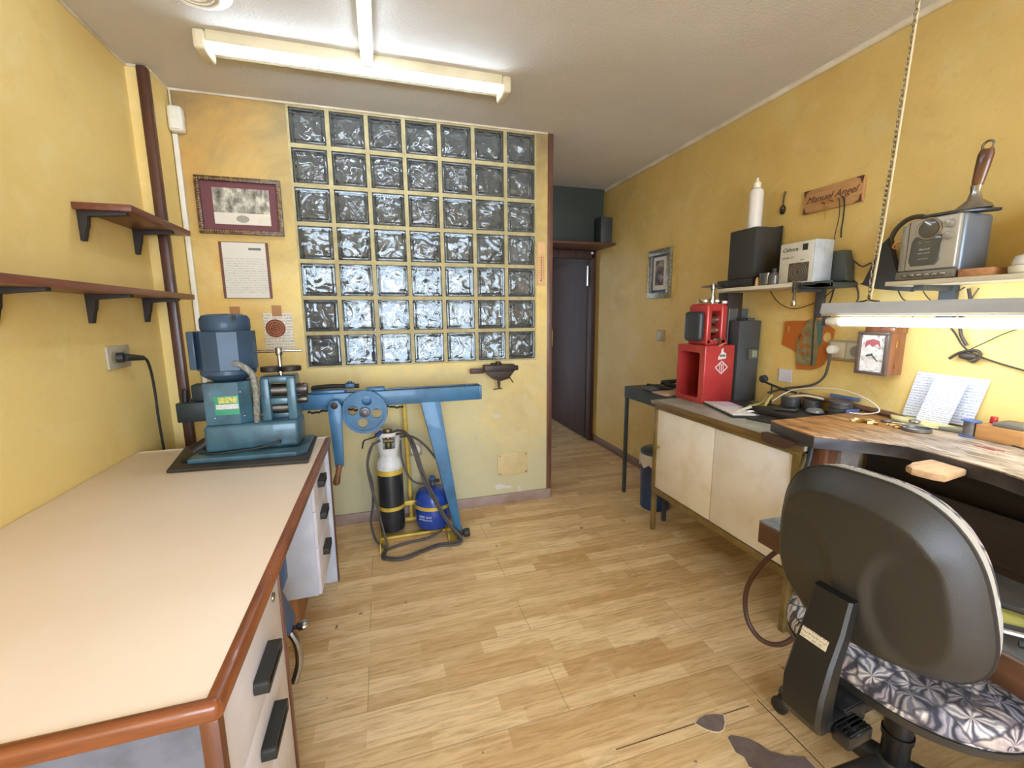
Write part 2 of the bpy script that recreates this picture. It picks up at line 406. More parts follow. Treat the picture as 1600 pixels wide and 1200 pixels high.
# block wall: plaster round the opening of the glass blocks
GX0, GZ1 = -.4235, 2.380; GX1, GZ0 = GX0+1.4, GZ1-1.4
mb = MB()
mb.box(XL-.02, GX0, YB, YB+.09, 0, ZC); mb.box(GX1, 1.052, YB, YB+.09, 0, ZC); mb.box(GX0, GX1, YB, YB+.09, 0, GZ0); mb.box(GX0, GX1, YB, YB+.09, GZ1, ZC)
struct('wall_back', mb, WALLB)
win = thing('window_1', (GX0, YB, GZ0), 'wall panel of seven by seven wavy glass blocks in yellow mortar', None, kind='structure')
mb = MB(); MW = .011
for i in range(8):
    x = GX0+i*.2; mb.box(x-(MW if i else 0), x+(MW if i < 7 else 0), YB+.001, YB+.075, GZ0, GZ1)
for j in range(8):
    z = GZ0+j*.2; mb.box(GX0, GX1, YB+.002, YB+.074, z-(MW if j else 0), z+(MW if j < 7 else 0))
MORT = M('yellowed_mortar', 'b3a67c', .8, 0, '9c8f66', 12, .4, .7, .2)
mb.build('mortar_grid', MORT, win)
def block_mesh():
    mb = MB(); a = .0885
    mb.box(-a, a, -.0, .066, .09-a, .09+a, .012, seg=3)
    me = bpy.data.meshes.new('glass_block'); bmesh.ops.recalc_face_normals(mb.bm, faces=mb.bm.faces); mb.bm.to_mesh(me); mb.bm.free()
    me.shade_smooth(); me.set_sharp_from_angle(angle=math.radians(60)); me.materials.append(GB); return me
bme = block_mesh()
for j in range(7):
    for i in range(7):
        o = bpy.data.objects.new('glass_block', bme); col.objects.link(o); o.parent = win
        o.location = (.1+i*.2, .006, .2*j+.01)
# partition end casing, skirtings, post, mouldings
TRIMW = wood('brown_casing', '6e4a3a', '563628', 4, (12, 12, 1), .4, .1)
struct('trim_1', MB().box(1.052, 1.088, YB-.006, YB+.10, 0, ZC-.002, .003), TRIMW)
post = struct('trim_2', MB().box(-.985, -.942, 2.488, 2.535, 0, ZC-.002, .012), POST)
struct('baseboard_back', MB().box(-.94, 1.08, YB-.014, YB, 0, .068, .003), SKIRT)
struct('baseboard_right', MB().box(XR-.012, XR, YN, 3.86, 0, .07, .003), M('brown_skirting', '7d5a40', .5, 0, '684832', 6))
struct('baseboard_left', MB().box(XL, XL+.012, YN, 2.51, 0, .07, .003), SKIRT)
COV = M('ivory_cove_moulding', 'ddd2bc', .5, 0, 'b9aa88', 5)
struct('trim_3', MB().cyl((XR-.006, YN, ZC-.006), (XR-.006, 3.70, ZC-.006), .017, n=12), COV)
struct('trim_4', MB().cyl((XL+.004, YN, ZC-.004), (XL+.004, 2.51, ZC-.004), .007, n=8), COV)
mb = MB(); mb.cyl((-.945, 2.535, ZC-.004), (-.945, YB, ZC-.004), .006, n=8); mb.cyl((-.945, YB-.003, ZC-.004), (1.05, YB-.003, ZC-.004), .006, n=8); mb.cyl((XL, 2.507, ZC-.004), (-.985, 2.507, ZC-.004), .006, n=8)
struct('trim_5', mb, COV)
# wall behind the photographer with the shop window opening
mb = MB(); y0, y1 = YN-.1, YN
mb.box(XL-.1, -.9, y0, y1, 0, ZC); mb.box(1.5, XR+.1, y0, y1, 0, ZC); mb.box(-.9, 1.5, y0, y1, 0, .28); mb.box(-.9, 1.5, y0, y1, 2.22, ZC)
struct('wall_near', mb, WALL)
# room behind the glass blocks
GW = M('grey_white_plaster', 'd2cfc6', .8, 0, 'c2beb2', 3)
mb = MB(); mb.box(XL, -.9, 3.9, 4.0, 0, ZC); mb.box(1.0, 1.06, 3.9, 4.0, 0, ZC); mb.box(-.9, 1.0, 3.9, 4.0, 0, .35); mb.box(-.9, 1.0, 3.9, 4.0, 1.78, ZC)
struct('wall_far', mb, GW)
struct('wall_corridor', MB().box(1.04, 1.075, YB+.102, 5.2, 0, ZC), GW)
struct('trim_7', MB().box(1.997, XR+.002, 3.94, 5.2, 0, ZC), DOORW)
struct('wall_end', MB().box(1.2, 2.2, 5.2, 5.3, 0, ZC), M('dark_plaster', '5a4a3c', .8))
t = NT('window_dimming_sheet'); tr = t.new('ShaderNodeBsdfTransparent'); tr.inputs[0].default_value = (.22, .225, .23, 1); df = t.new('ShaderNodeBsdfTranslucent'); df.inputs[0].default_value = (.8, .82, .84, 1)  # added sheet in the window opening, dims the sky behind the glass blocks
mx_ = t.new('ShaderNodeMixShader'); t.l.new(t.ramp(t.noise(t.coord((9, 1, .6)), 3, 3), [(.4, (.08, .08, .08, 1)), (.7, (.35, .35, .35, 1))]), mx_.inputs[0]); t.l.new(tr.outputs[0], mx_.inputs[1]); t.l.new(df.outputs[0], mx_.inputs[2]); t.l.new(mx_.outputs[0], t.n['Material Output'].inputs['Surface'])
struct('window_2', MB().box(-.9, 1.0, 3.955, 3.957, .35, 1.78), t.m)
mb = MB()
for x in (-.9, -.28, .34, .965): mb.box(x, x+.035, 3.91, 3.94, .35, 1.78)
mb.box(-.9, 1.0, 3.91, 3.94, .82, .85); mb.box(-.9, 1.0, 3.91, 3.94, 1.40, 1.43)
struct('trim_6', mb, M('white_window_frame', 'd8d8d4', .5))
mb = MB(); mb.box(-.98, -.30, 3.05, 3.55, 0, 1.40, .01)
for z in (.3, .6, .9, 1.2): mb.box(-.95, -.33, 3.035, 3.05, z-.1, z+.08, .004)
mb.build('dark_cupboard', M('dark_brown_store', '3a2a26', .5), label='dark brown cupboard blurred behind the lower left glass blocks', cat='cupboard')
MB().box(.92, 1.035, 3.1, 3.35, 0, 1.5, .01).build('grey_locker', M('grey_locker_paint', '6c6660', .5), label='grey locker blurred behind the lower right glass blocks', cat='cupboard')
# corridor: shelf across it, dark panel, door frame, open door
mb = MB(); mb.box(1.08, XR-.002, 3.50, 3.88, 1.872, 1.892, .002)
mb.build('overhead_shelf', wood('corridor_shelf_wood', '6b4432', '54321f', 4, (1, 12, 12), .45), label='brown shelf spanning the corridor above the dark door', cat='shelf')
mb = MB(); mb.box(1.08, 1.985, 3.70, 3.86, 1.893, ZC-.004, .004)
mb.build('storage_box', M('dark_green_board', '3c413a', .6, 0, '33372f', 3), label='large dark green box filling the space above the corridor shelf', cat='box')
t = thing('amplifier_case', (1.93, 3.60, 1.893), 'small dark case standing at the right end of the corridor shelf', 'case')
MB().box(1.885, 1.995, 3.55, 3.66, 1.893, 2.115, .004).build('body', M('dark_case', '3a3d3c', .5), t)
MB().cyl((1.92, 3.549, 2.08), (1.92, 3.545, 2.08), .008).build('knob', CHROME, t)
mb = MB(); mb.box(1.08, 1.15, 3.86, 3.94, 0, 1.83, .003); mb.box(1.965, XR-.001, 3.86, 3.94, 0, 1.872, .003); mb.box(1.08, 1.99, 3.86, 3.94, 1.80, 1.872, .003)
d = thing('door_1', (1.97, 3.95, 0), None, None, kind='structure')
mb.build('frame', DOORW, d)
mb = MB(); mb.box(1.958, 1.995, 3.95, 4.95, .008, 1.80, .003); mb.build('door_leaf', DOORW, d)
mb = MB(); mb.box(1.950, 1.958, 4.83, 4.88, .90, 1.10, .003); mb.cyl((1.952, 4.86, 1.04), (1.925, 4.86, 1.04), .008); mb.cyl((1.927, 4.87, 1.04), (1.927, 4.75, 1.04), .008)
mb.build('door_handle', BRASS, d)
mb = MB(); mb.cyl((1.95, 3.925, 1.74), (1.95, 3.925, 1.55), .009, n=10); mb.build('hinge', CHROME, d)
mb = MB(); mb.cyl((1.955, 3.855, 1.85), (1.955, 3.84, 1.85), .012, n=10); mb.build('doorbell', IVORY, d)

# floor damage
fl = bpy.data.objects['floor']
DMG = M('bare_screed', '7c6c66', .85, 0, '6b5c56', 30, .4, .7, .3); CHIP = M('chipped_laminate_edge', 'e4d2b0', .8)
def patch(pts, name='worn_patch'):
    c = Vector((sum(p[0] for p in pts)/len(pts), sum(p[1] for p in pts)/len(pts)))
    mb = MB(); mb.prism([(c.x+(p[0]-c.x)*1.0, c.y+(p[1]-c.y)*1.0) for p in pts], .0002, .0012); mb.build('chipped_edge', CHIP, fl, smooth=0)
    mb = MB(); q = []
    for p in pts:
        v = Vector((p[0]-c.x, p[1]-c.y)); L = v.length; v *= max(.3, (L-.0035)/L); q.append((c.x+v.x, c.y+v.y))
    mb.prism(q, .0005, .0018); mb.build(name, DMG, fl, smooth=0)
patch([(.878, .961), (.902, .974), (.93, .978), (.965, .97), (.988, .958), (.975, .935), (.951, .915), (.93, .912), (.915, .918), (.897, .932), (.886, .948)])
patch([(.940, .896), (.955, .899), (.975, .890), (1.0, .876), (1.02, .852), (1.033, .822), (1.066, .797), (1.115, .778), (1.115, .74), (1.04, .74), (.985, .75), (.932, .805), (.94, .83), (.928, .85), (.934, .875)])
SEAM = M('plank_gap', '6b4d31', .8)
mb = MB(); mb.box(.60, 1.09, .9585, .9612, .0002, .0009); mb.build('plank_seam', SEAM, fl)
mb = MB(); mb.box(1.1345, 1.1385, .74, .97, .0002, .0009); mb.build('plank_seam', SEAM, fl)
mb = MB(); mb.box(1.1385, 1.1400, .74, .97, .0002, .0011); mb.build('chipped_edge', CHIP, fl)

# ------------------------------------------------------------------ ceiling lamps
TUBEM = emis('lit_fluorescent_tube', 'fff8e6', TUBE)
TUBEM.node_tree.nodes['Principled BSDF'].inputs['Emission Color'].default_value = (.80, .98, 1.24, 1)
LH = M('cream_lamp_housing', 'd8cdae', .4, 0, 'c8bb98', 5)
L1 = thing('fluorescent_fixture', (0, 2.20, ZC), 'long cream fluorescent batten with one lit tube, running across the ceiling before the glass blocks', 'ceiling lamp')
mb = MB(); mb.prism([(2.140, ZC-.001), (2.262, ZC-.001), (2.262, ZC-.040), (2.142, ZC-.042), (2.138, ZC-.036)], -.60, .605, 'x', .003); mb.build('housing', LH, L1)
for x0, x1 in ((-.645, -.600), (.605, .648)):
    mb = MB(); mb.box(x0, x1, 2.134, 2.264, ZC-.074, ZC-.001, .012, seg=3); mb.build('end_cap', LH, L1)
mb = MB(); mb.cyl((-.60, 2.166, ZC-.057), (.605, 2.166, ZC-.057), .0145, n=20); mb.build('lit_tube', TUBEM, L1)
TUBEN = emis('lit_narrow_diffuser', 'fff8e6', TUBE*.55)
TUBEN.node_tree.nodes['Principled BSDF'].inputs['Emission Color'].default_value = (.80, .98, 1.24, 1)
L2 = thing('fluorescent_fixture', (0, 1.2, ZC), 'slim lit fluorescent batten running towards the viewer, butting against the wide cream one', 'ceiling lamp')
mb = MB(); mb.box(-.026, .026, .95, 2.135, ZC-.034, ZC-.001, .004); mb.build('housing', LH, L2)
mb = MB(); mb.box(-.019, .019, .98, 2.125, ZC-.050, ZC-.0345, .006, seg=3); mb.build('lit_tube', TUBEN, L2)
for y0, y1 in ((.95, .98), (2.125, 2.15)):
    mb = MB(); mb.box(-.024, .024, y0, y1, ZC-.056, ZC-.001, .006); mb.build('end_cap', LH, L2)
V = thing('ceiling_vent', (-.555, 1.90, ZC), 'round white ceiling vent with concentric rings at the upper left', 'vent')
mb = MB(); mb.lathe([(.012, -.016), (.075, -.016), (.115, -.004), (.118, -.0005)], (-.555, 1.90, ZC), 40); mb.build('flange', WHITEP, V)
for r in (.025, .042, .059, .076):
    mb = MB(); mb.tube([(-.555+r*math.cos(a*PI/12), 1.90+r*math.sin(a*PI/12), ZC-.018) for a in range(24)], .0035, 6, 1, True); mb.build('ring', WHITEP, V)
# bench lamp on chains
BL = thing('hanging_bench_lamp', (1.72, .75, 1.31), 'grey strip lamp with a bare lit tube hanging on a chain over the workbench', 'lamp')
mb = MB(); mb.prism([(1.688, 1.272), (1.695, 1.312), (1.745, 1.312), (1.752, 1.272), (1.746, 1.272), (1.740, 1.305), (1.700, 1.305), (1.694, 1.272)], .06, 1.326, 'y'); mb.build('reflector', M('grey_sheet_metal', 'b4b7bb', .45, .1, '9ea0a3', 3, stretch=(3, 1, 3)), BL)
mb = MB(); mb.box(1.705, 1.737, .06, 1.334, 1.262, 1.300, .003); mb.build('batten', LH, BL)
mb = MB(); mb.box(1.708, 1.734, 1.312, 1.332, 1.222, 1.262, .004); mb.build('lamp_holder', GREY, BL)
mb = MB(); mb.cyl((1.72, 1.262, 1.240), (1.72, 1.314, 1.240), .0165, n=20, b=.003); mb.build('tube_cap', WHITEP, BL)
mb = MB(); mb.cyl((1.72, .10, 1.240), (1.72, 1.262, 1.240), .0155, n=20); mb.build('lit_tube', TUBEM, BL)
def chain(p0, p1, r=.0017, L=.021, sag=0):
    mb = MB(); p0, p1 = Vector(p0), Vector(p1); d = p1-p0; n = int(d.length/(L*.74)); t = d.normalized()
    a = t.cross(Vector((0, 1, 0))).normalized(); b = t.cross(a)
    for i in range(n):
        c = p0+d*((i+.5)/n); s1 = a if i % 2 else b
        c = c+a*math.sin(i*.35)*.0015
        pts = []
        for k in range(10):
            an = 2*PI*k/10; pts.append(c+t*(math.cos(an)*L*.5)+s1*(math.sin(an)*L*.27))
        mb.tube(pts, r, 5, 1, True)
    return mb
chain((1.72, 1.17, 1.318), (1.712, 1.118, ZC-.004)).build('chain', CHROME, BL)
mb = MB(); mb.tube([(1.70, 1.12, 1.313), (1.71, 1.155, 1.318), (1.72, 1.17, 1.326), (1.73, 1.185, 1.318), (1.74, 1.22, 1.313)], .003, 6); mb.build('hook', STEEL, BL)
mb = MB(); mb.tube([(1.722, 1.165, 1.32), (1.724, 1.15, 1.6), (1.716, 1.13, 2.0), (1.713, 1.117, ZC-.002)], .0035, 8); mb.build('power_flex', M('cream_flex', 'd8c7a4', .5), BL)

# ------------------------------------------------------------------ left wall
def bracket(y, z, depth, parent, x=XL):
    mb = MB()
    pr = [(x, z), (x+depth, z), (x+depth, z-.010), (x+.030, z-.018), (x+.026, z-.055), (x+.020, z-.065), (x+.012, z-.105), (x, z-.105)]
    mb.prism(pr, y-.011, y+.011, 'y', .001); mb.build('bracket', IRON_BR, parent)
IRON_BR = M('dark_bracket', '2b2521', .6)
S1 = thing('wall_shelf', (XL, 2.24, 1.66), 'short mahogany wall shelf, the upper of two on the left wall', 'shelf')
MB().box(XL+.001, -.853, 1.985, 2.508, 1.660, 1.684, .002).build('board', SHELF, S1)
for y in (2.02, 2.39): bracket(y, 1.660, .15, S1)
S2 = thing('wall_shelf', (XL, 1.8, 1.37), 'long mahogany wall shelf, the lower of two on the left wall', 'shelf')
MB().box(XL+.001, -.868, .75, 2.508, 1.362, 1.386, .002).build('board', SHELF, S2)
for y in (1.0, 1.56, 1.99, 2.39): bracket(y, 1.362, .14, S2)
O = thing('wall_socket', (XL, 2.12, 1.12), 'grey double socket on the left wall with a black plug in it', 'socket')
MB().box(XL, XL+.010, 2.045, 2.20, 1.075, 1.166, .004).build('face_plate', M('aged_grey_plastic', 'b8ad98', .45), O)
mb = MB(); mb.cyl((XL+.010, 2.085, 1.12), (XL+.012, 2.085, 1.12), .026); mb.cyl((XL+.010, 2.16, 1.12), (XL+.012, 2.16, 1.12), .026); mb.build('outlet', M('beige_plastic', 'a89c86', .45), O)
C1 = thing('power_cable', (XL+.05, 2.1, .7), 'black plug and cable running from the left wall socket down behind the desk', 'cable')
MB().cyl((XL+.012, 2.10, 1.12), (XL+.032, 2.105, 1.12), .020).cyl((XL+.032, 2.105, 1.12), (XL+.055, 2.20, 1.108), .016, .010, b=.003).build('plug', BLACK, C1)
MB().tube([(XL+.055, 2.20, 1.108), (XL+.052, 2.235, 1.09), (XL+.045, 2.27, 1.03), (XL+.035, 2.30, .93), (XL+.03, 2.31, .85), (XL+.02, 2.34, .70), (XL+.02, 2.36, .45), (XL+.02, 2.36, .2)], .0055).build('cord', BLACK, C1)
# back wall, left side
P = thing('alarm_sensor', (-.915, 2.68, 2.18), 'white alarm sensor high in the back left corner', 'sensor')
mb = MB(); mb.box(-.943, -.878, 2.645, 2.698, 2.175, 2.295, .016, seg=3); mb.build('body', WHITEP, P)
mb = MB(); mb.box(-.930, -.890, 2.640, 2.648, 2.185, 2.228, .004); mb.build('lens', M('milky_lens', 'efeada', .3), P)
mb = MB(); mb.cyl((-.935, 2.693, 2.295), (-.935, 2.693, ZC-.004), .004, n=8); mb.build('wire', COV, P)
mb = MB(); mb.box(-.940, -.918, 2.680, 2.699, .075, 2.174, .002); mb.build('cable_trunking', WHITEP, label='narrow white cable trunking in the back left corner under the sensor', cat='trunking')
def frame_y(name, label, cat, x0, x1, z0, z1, w, th, fmat, inner, y=YB, tilt=0):
    t = thing(name, ((x0+x1)/2, y, z0), label, cat)
    mb = MB()
    for a in ((x0, x1, z0, z0+w), (x0, x1, z1-w, z1), (x0, x0+w, z0+w, z1-w), (x1-w, x1, z0+w, z1-w)): mb.box(a[0], a[1], y-th, y-.001, a[2], a[3], .002)
    mb.build('frame', fmat, t)
    for n, (a, b, c, d, yy, m) in inner.items(): MB().box(a, b, y-yy, y-.001, c, d).build(n, m, t, smooth=0)
    return t
MAROON = M('maroon_mount', '6b3b3e', .7); OLDPIC = blotch('old_workshop_photo', [(.35, '3c3a34'), (.5, '8d8676'), (.62, 'c9c1ae')], 26, .1, 8, .6, (1, 1, .6))
t = frame_y('framed_photograph', 'dark framed old black and white photograph in a maroon mount above the price list', 'picture', -.873, -.478, 1.706, 1.990, .022, .020, M('dark_gilt_frame', '4a3324', .4, 0, '7a5c38', 60, .5, .56), {
 'mount': (-.853, -.498, 1.726, 1.970, .006, MAROON), 'photograph': (-.800, -.538, 1.757, 1.938, .0075, OLDPIC), 'caption_paper': (-.800, -.538, 1.757, 1.815, .0085, blotch('cream_caption', [(.4, 'd8cfbc'), (.7, 'cbc2ae')], 10))})
mb = MB(); mb.lathe([(.001, .0), (.030, .0), (.030, .001), (.001, .001)], (-.670, YB-.0095, 1.786), 24, Matrix.Rotation(PI/2, 3, 'X') @ Matrix.Diagonal((1, .6, 1))); mb.build('emblem', M('faded_grey_print', '9d978a', .8), t)
mb = MB()
for k in range(34):
    x = -.868+k*(.385/33)
    for z in (1.9755, 1.7205): mb.sph((x, YB-.021, z), .0035, n=6)
for k in range(22):
    z = 1.722+k*(.252/21)
    for x in (-.858, -.493): mb.sph((x, YB-.021, z), .0035, n=6)
mb.build('beading', M('gilt_beads', 'b39a6c', .4, .5), t)
PL = scribble('printed_price_list', 'd6cfc0', '4c4a48', .0125, 260, .45, .3, 0, 2, .03, .215)
t = frame_y('framed_list', 'plain clip-framed printed price list below the old photograph', 'notice', -.796, -.566, 1.376, 1.668, .001, .008, M('brown_backing_board', '6e3d2c', .5), {
 'backing': (-.796, -.566, 1.376, 1.668, .006, M('brown_backing_board', '6e3d2c', .5))})
MB().box(-.784, -.578, YB-.0075, YB-.0062, 1.378, 1.666).build('sheet', PL, t, smooth=0)
MB().box(-.66, -.60, YB-.0082, YB-.0076, 1.628, 1.640).build('heading', M('grey_print', '77736e', .8), t, smooth=0)
for (x0, x1, z0, z1, lab, nm, st) in ((-.622, -.477, 1.100, 1.296, 'handwritten note taped to the back wall with a round red brown sketch', 'taped_note', 1), (-.80, -.705, 1.08, 1.29, 'plain paper taped to the back wall, half hidden behind the mill motor', 'taped_sheet', 0)):
    t = thing(nm, ((x0+x1)/2, YB, z0), lab, 'note')
    mt = scribble('handwritten_note', 'e0d8c8', '6b6660', .016, 90, .5, .3) if st else M('plain_old_paper', 'd9d0b8', .8)
    MB().box(x0, x1, YB-.003, YB-.001, z0, z1).build('paper', mt, t, smooth=0)
    MB().box((x0+x1)/2-.026, (x0+x1)/2+.022, YB-.005, YB-.003, z1-.018, z1+.042).build('tape', M('brown_packing_tape', 'a6713a', .35), t)
    if st:
        MB().cyl((-.565, YB-.003, 1.212), (-.565, YB-.0045, 1.212), .050, n=36).build('round_sketch', blotch('red_brown_ring', [(.4, '7a3c24'), (.52, 'b06a45'), (.65, '6a3020')], 40, 3), t)
        mb = MB()
        for r in (.046, .033, .020, .009): mb.tube([(-.565+r*math.cos(a*PI/14), YB-.0052, 1.212+r*math.sin(a*PI/14)) for a in range(28)], .0016, 5, 1, True)
        mb.build('sketch_rings', M('dark_red_ink', '5c2818', .7), t)
t = thing('wall_thermometer', (1.008, YB, 1.46), 'pale wooden thermometer hung at the right edge of the glass block wall', 'thermometer')
mb = MB(); pr = [(.980, 1.464), (1.036, 1.464), (1.036, 1.71)]+[(1.008+.028*math.cos(a*PI/8), 1.71+.026*math.sin(a*PI/8)) for a in range(1, 8)]+[(.980, 1.71)]
mb.prism(pr, YB-.010, YB-.001, 'y'); mb.build('board', M('pale_varnished_wood', 'd9ae78', .45, 0, 'c99a62', 6), t)
MB().cyl((1.006, YB-.012, 1.50), (1.006, YB-.012, 1.65), .0022, n=6).sph((1.006, YB-.012, 1.495), .005).build('glass_tube', M('red_spirit', '8a3a28', .3), t)
mb = MB()
for k in range(9): mb.box(1.018, 1.024, YB-.0108, YB-.010, 1.508+k*.016, 1.512+k*.016); mb.box(.990, .995, YB-.0108, YB-.010, 1.508+k*.016, 1.511+k*.016)
mb.build('scale_marks', M('dark_print', '4a3524', .8), t)
mb = MB(); mb.box(.700, .915, YB-.006, YB-.001, .197, .353, .002); t = mb.build('cover_plate', M('painted_cover_plate', 'cdb886', .6, 0, 'b7a172', 8), label='beige blanking plate screwed low on the back wall beside the corridor', cat='cover plate')
mb = MB()
for x in (.715, .90):
    for z in (.212, .338): mb.cyl((x, YB-.0065, z), (x, YB-.009, z), .0045, n=8)
mb.build('screw', STEEL, t)
mb = MB()
for c, pts in enumerate(([(.68, .135), (.72, .14), (.76, .125), (.80, .12), (.79, .10), (.74, .108), (.69, .10)], [(.84, .105), (.86, .11), (.865, .08), (.89, .065), (.87, .055), (.845, .06)], [(.66, .62), (.70, .628), (.73, .615), (.70, .60)], [(.93, .09), (.945, .09), (.94, .07)])):
    mb.prism(pts, YB-.0016, YB-.0002, 'y')
mb.build('plaster_chip', M('bare_white_plaster', 'cfc7bd', .9), bpy.data.objects['wall_back'])
# socket low on the back wall
t = thing('wall_socket', (.163, YB, .44), 'round beige socket low on the back wall behind the blue gas bottle', 'socket')
MB().box(.125, .205, YB-.010, YB-.001, .40, .48, .006).build('face_plate', M('beige_plastic', 'a89c86', .45), t)
MB().cyl((.165, YB-.010, .44), (.165, YB-.018, .44), .030, n=24, b=.003).build('outlet', WHITEP, t)
# small bench vice fixed on the back wall
IR2 = M('rusty_black_iron', '2e2420', .5, .3, '4a342a', 12)
v = thing('hand_vice', (.68, 2.62, .83), 'small black iron vice clamped to the back wall below the glass blocks', 'vice')
mb = MB(); mb.box(.60, .80, 2.60, 2.66, .925, .965, .004); mb.cyl((.695, 2.63, .96), (.695, 2.63, .985), .016, n=14); mb.box(.66, .73, 2.66, 2.698, .90, .97, .003); mb.build('jaw', IR2, v)
mb = MB(); mb.prism([(.60, .925), (.80, .925), (.76, .875), (.71, .862), (.66, .875)], 2.61, 2.65, 'y', .004); mb.build('body', IR2, v)
mb = MB(); mb.box(.515, .60, 2.615, 2.645, .915, .945, .003); mb.build('slide_bar', M('brown_iron', '4a302a', .5, .3), v)
mb = MB(); mb.cyl((.80, 2.63, .94), (.825, 2.63, .94), .016, n=14); mb.cyl((.765, 2.62, .885), (.785, 2.60, .85), .004, n=6); mb.cyl((.695, 2.62, .87), (.695, 2.61, .81), .011, .007, n=10); mb.cyl((.655, 2.605, .812), (.715, 2.605, .816), .0035, n=6); mb.build('clamp_screw', IR2, v)

# ------------------------------------------------------------------ desk on the left
DT = .71; DX0, DX1, DY0, DY1 = -1.026, -.266, .665, 2.155
D = thing('desk', (-.65, 1.4, 0), 'long cream topped desk with mahogany edging along the left wall', 'desk')
MB().box(DX0, DX1-.01, DY0+.01, DY1-.01, DT-.028, DT, .001).build('desktop', CREAM, D)
mb = MB(); mb.box(DX1-.020, DX1+.008, DY0-.006, DY1, DT-.030, DT+.002, .010, seg=4); mb.build('front_edging', EDGE, D)
mb = MB(); mb.box(DX0, DX1+.006, DY0-.010, DY0+.014, DT-.030, DT+.003, .010, seg=4); mb.build('side_edging', EDGEX, D)
mb = MB(); mb.box(DX0, DX1, DY1-.012, DY1+.003, DT-.028, DT+.002, .005); mb.build('back_edging', CREAM, D)
mb = MB(); mb.box(DX0+.02, DX1-.018, DY0+.004, DY0+.022, .02, DT-.028); mb.build('side_panel', M('mottled_blue_grey_board', '666974', .6, 0, '54575f', 22, .45, .75), D, label='near side panel of mottled blue grey board')
mb = MB(); mb.box(DX1-.026, DX1+.002, DY0-.004, DY0+.020, 0, DT-.028, .006); mb.build('edge_strip', EDGEV, D)
# near pedestal
mb = MB(); mb.box(-.75, -.293, .69, 1.085, .02, DT-.028); mb.build('pedestal', GREYWHITE, D)
mb = MB(); mb.box(-.75, -.270, 1.085, 1.100, .0, DT-.028, .002); mb.build('edge_strip', EDGEV, D)
def handle(y, z, L=.125, x=-.272):
    mb = MB(); h = L/2
    holed(mb, rrect(y-h, y+h, z-.013, z+.017, .008), [rrect(y-h+.014, y+h-.014, z-.003, z+.010, .004)], x+.024, .026)
    mb.box(x, x+.008, y-h+.012, y+h-.012, z-.006, z+.012, .001)
    return mb
for z0, z1, hz in ((.485, .679, .560), (.325, .482, .408), (.03, .322, .2)):
    mb = MB(); mb.box(-.293, -.275, .692, 1.084, z0, z1, .0015); f = mb.build('drawer', OFFW, D)
    handle(.905, hz).build('handle', BLACK, f)
mb = MB(); mb.cyl((-.276, 1.03, .635), (-.271, 1.03, .635), .011, n=16, b=.001); mb.build('lock', CHROME, D)
# far pedestal
mb = MB(); mb.box(-.75, -.298, 1.742, 2.085, .165, DT-.028, .001); mb.build('pedestal', GREYWHITE, D)
for z0, z1, hz in ((.52, .679, .592), (.37, .517, .452), (.168, .367, .292)):
    mb = MB(); mb.box(-.298, -.286, 1.745, 2.084, z0, z1, .0015); f = mb.build('drawer', OFFW, D)
    handle(1.895, hz, .105, -.286).build('handle', BLACK, f)
mb = MB(); mb.cyl((-.286, 2.04, .66), (-.275, 2.04, .66), .009, n=14); mb.build('lock', CHROME, D)
mb = MB(); mb.box(-.99, -.268, 2.092, 2.110, 0, DT-.028); mb.build('end_panel', GREYWHITE, D)
mb = MB(); mb.box(-.268, -.262, 2.088, 2.114, 0, DT-.028); mb.build('edge_strip', EDGEV, D)
mb = MB(); mb.box(-.70, -.385, 1.765, 1.98, 0, .164, .003); mb.build('plinth_block', wood('brown_box_wood', 'a8764a', '8a5c36', 3, (10, 10, 1), .6), D)
# bench grinder-like blue machine stored under the desk
G = thing('blue_machine', (-.42, 1.42, 0), 'blue hand machine with chrome crank stored on the floor between the desk pedestals', 'machine')
mb = MB(); mb.box(-.50, -.346, 1.42, 1.50, .405, .53, .008); mb.build('gear_box', M('bright_machine_blue', '2f5fa0', .4, .1), G)
mb = MB(); mb.box(-.49, -.372, 1.43, 1.49, .352, .405, .002); mb.build('neck', BLACK, G)
mb = MB(); mb.prism([(-.51, .352), (-.365, .358), (-.334, .262), (-.385, .235), (-.51, .20)], 1.40, 1.50, 'y', .006); mb.build('body', M('dull_blue_paint', '46628c', .4, .1), G)
mb = MB(); mb.box(-.54, -.40, 1.40, 1.54, 0, .03, .004); mb.cyl((-.46, 1.46, .03), (-.46, 1.46, .22), .028, n=18); mb.build('stand', STEEL, G)
mb = MB(); mb.tube([(-.38, 1.45, .245), (-.33, 1.45, .250), (-.312, 1.45, .254)], .009, 10); mb.sph((-.305, 1.45, .254), .020, (1.2, 1, .7), 14); mb.build('crank_handle', CHROME, G)
mb = MB(); mb.tube([(-.345, 1.45, .24), (-.328, 1.45, .19), (-.326, 1.45, .12), (-.345, 1.44, .055)], .013, 10); mb.cyl((-.41, 1.45, .19), (-.36, 1.45, .19), .012, n=12); mb.build('crank_arm', CHROME, G)

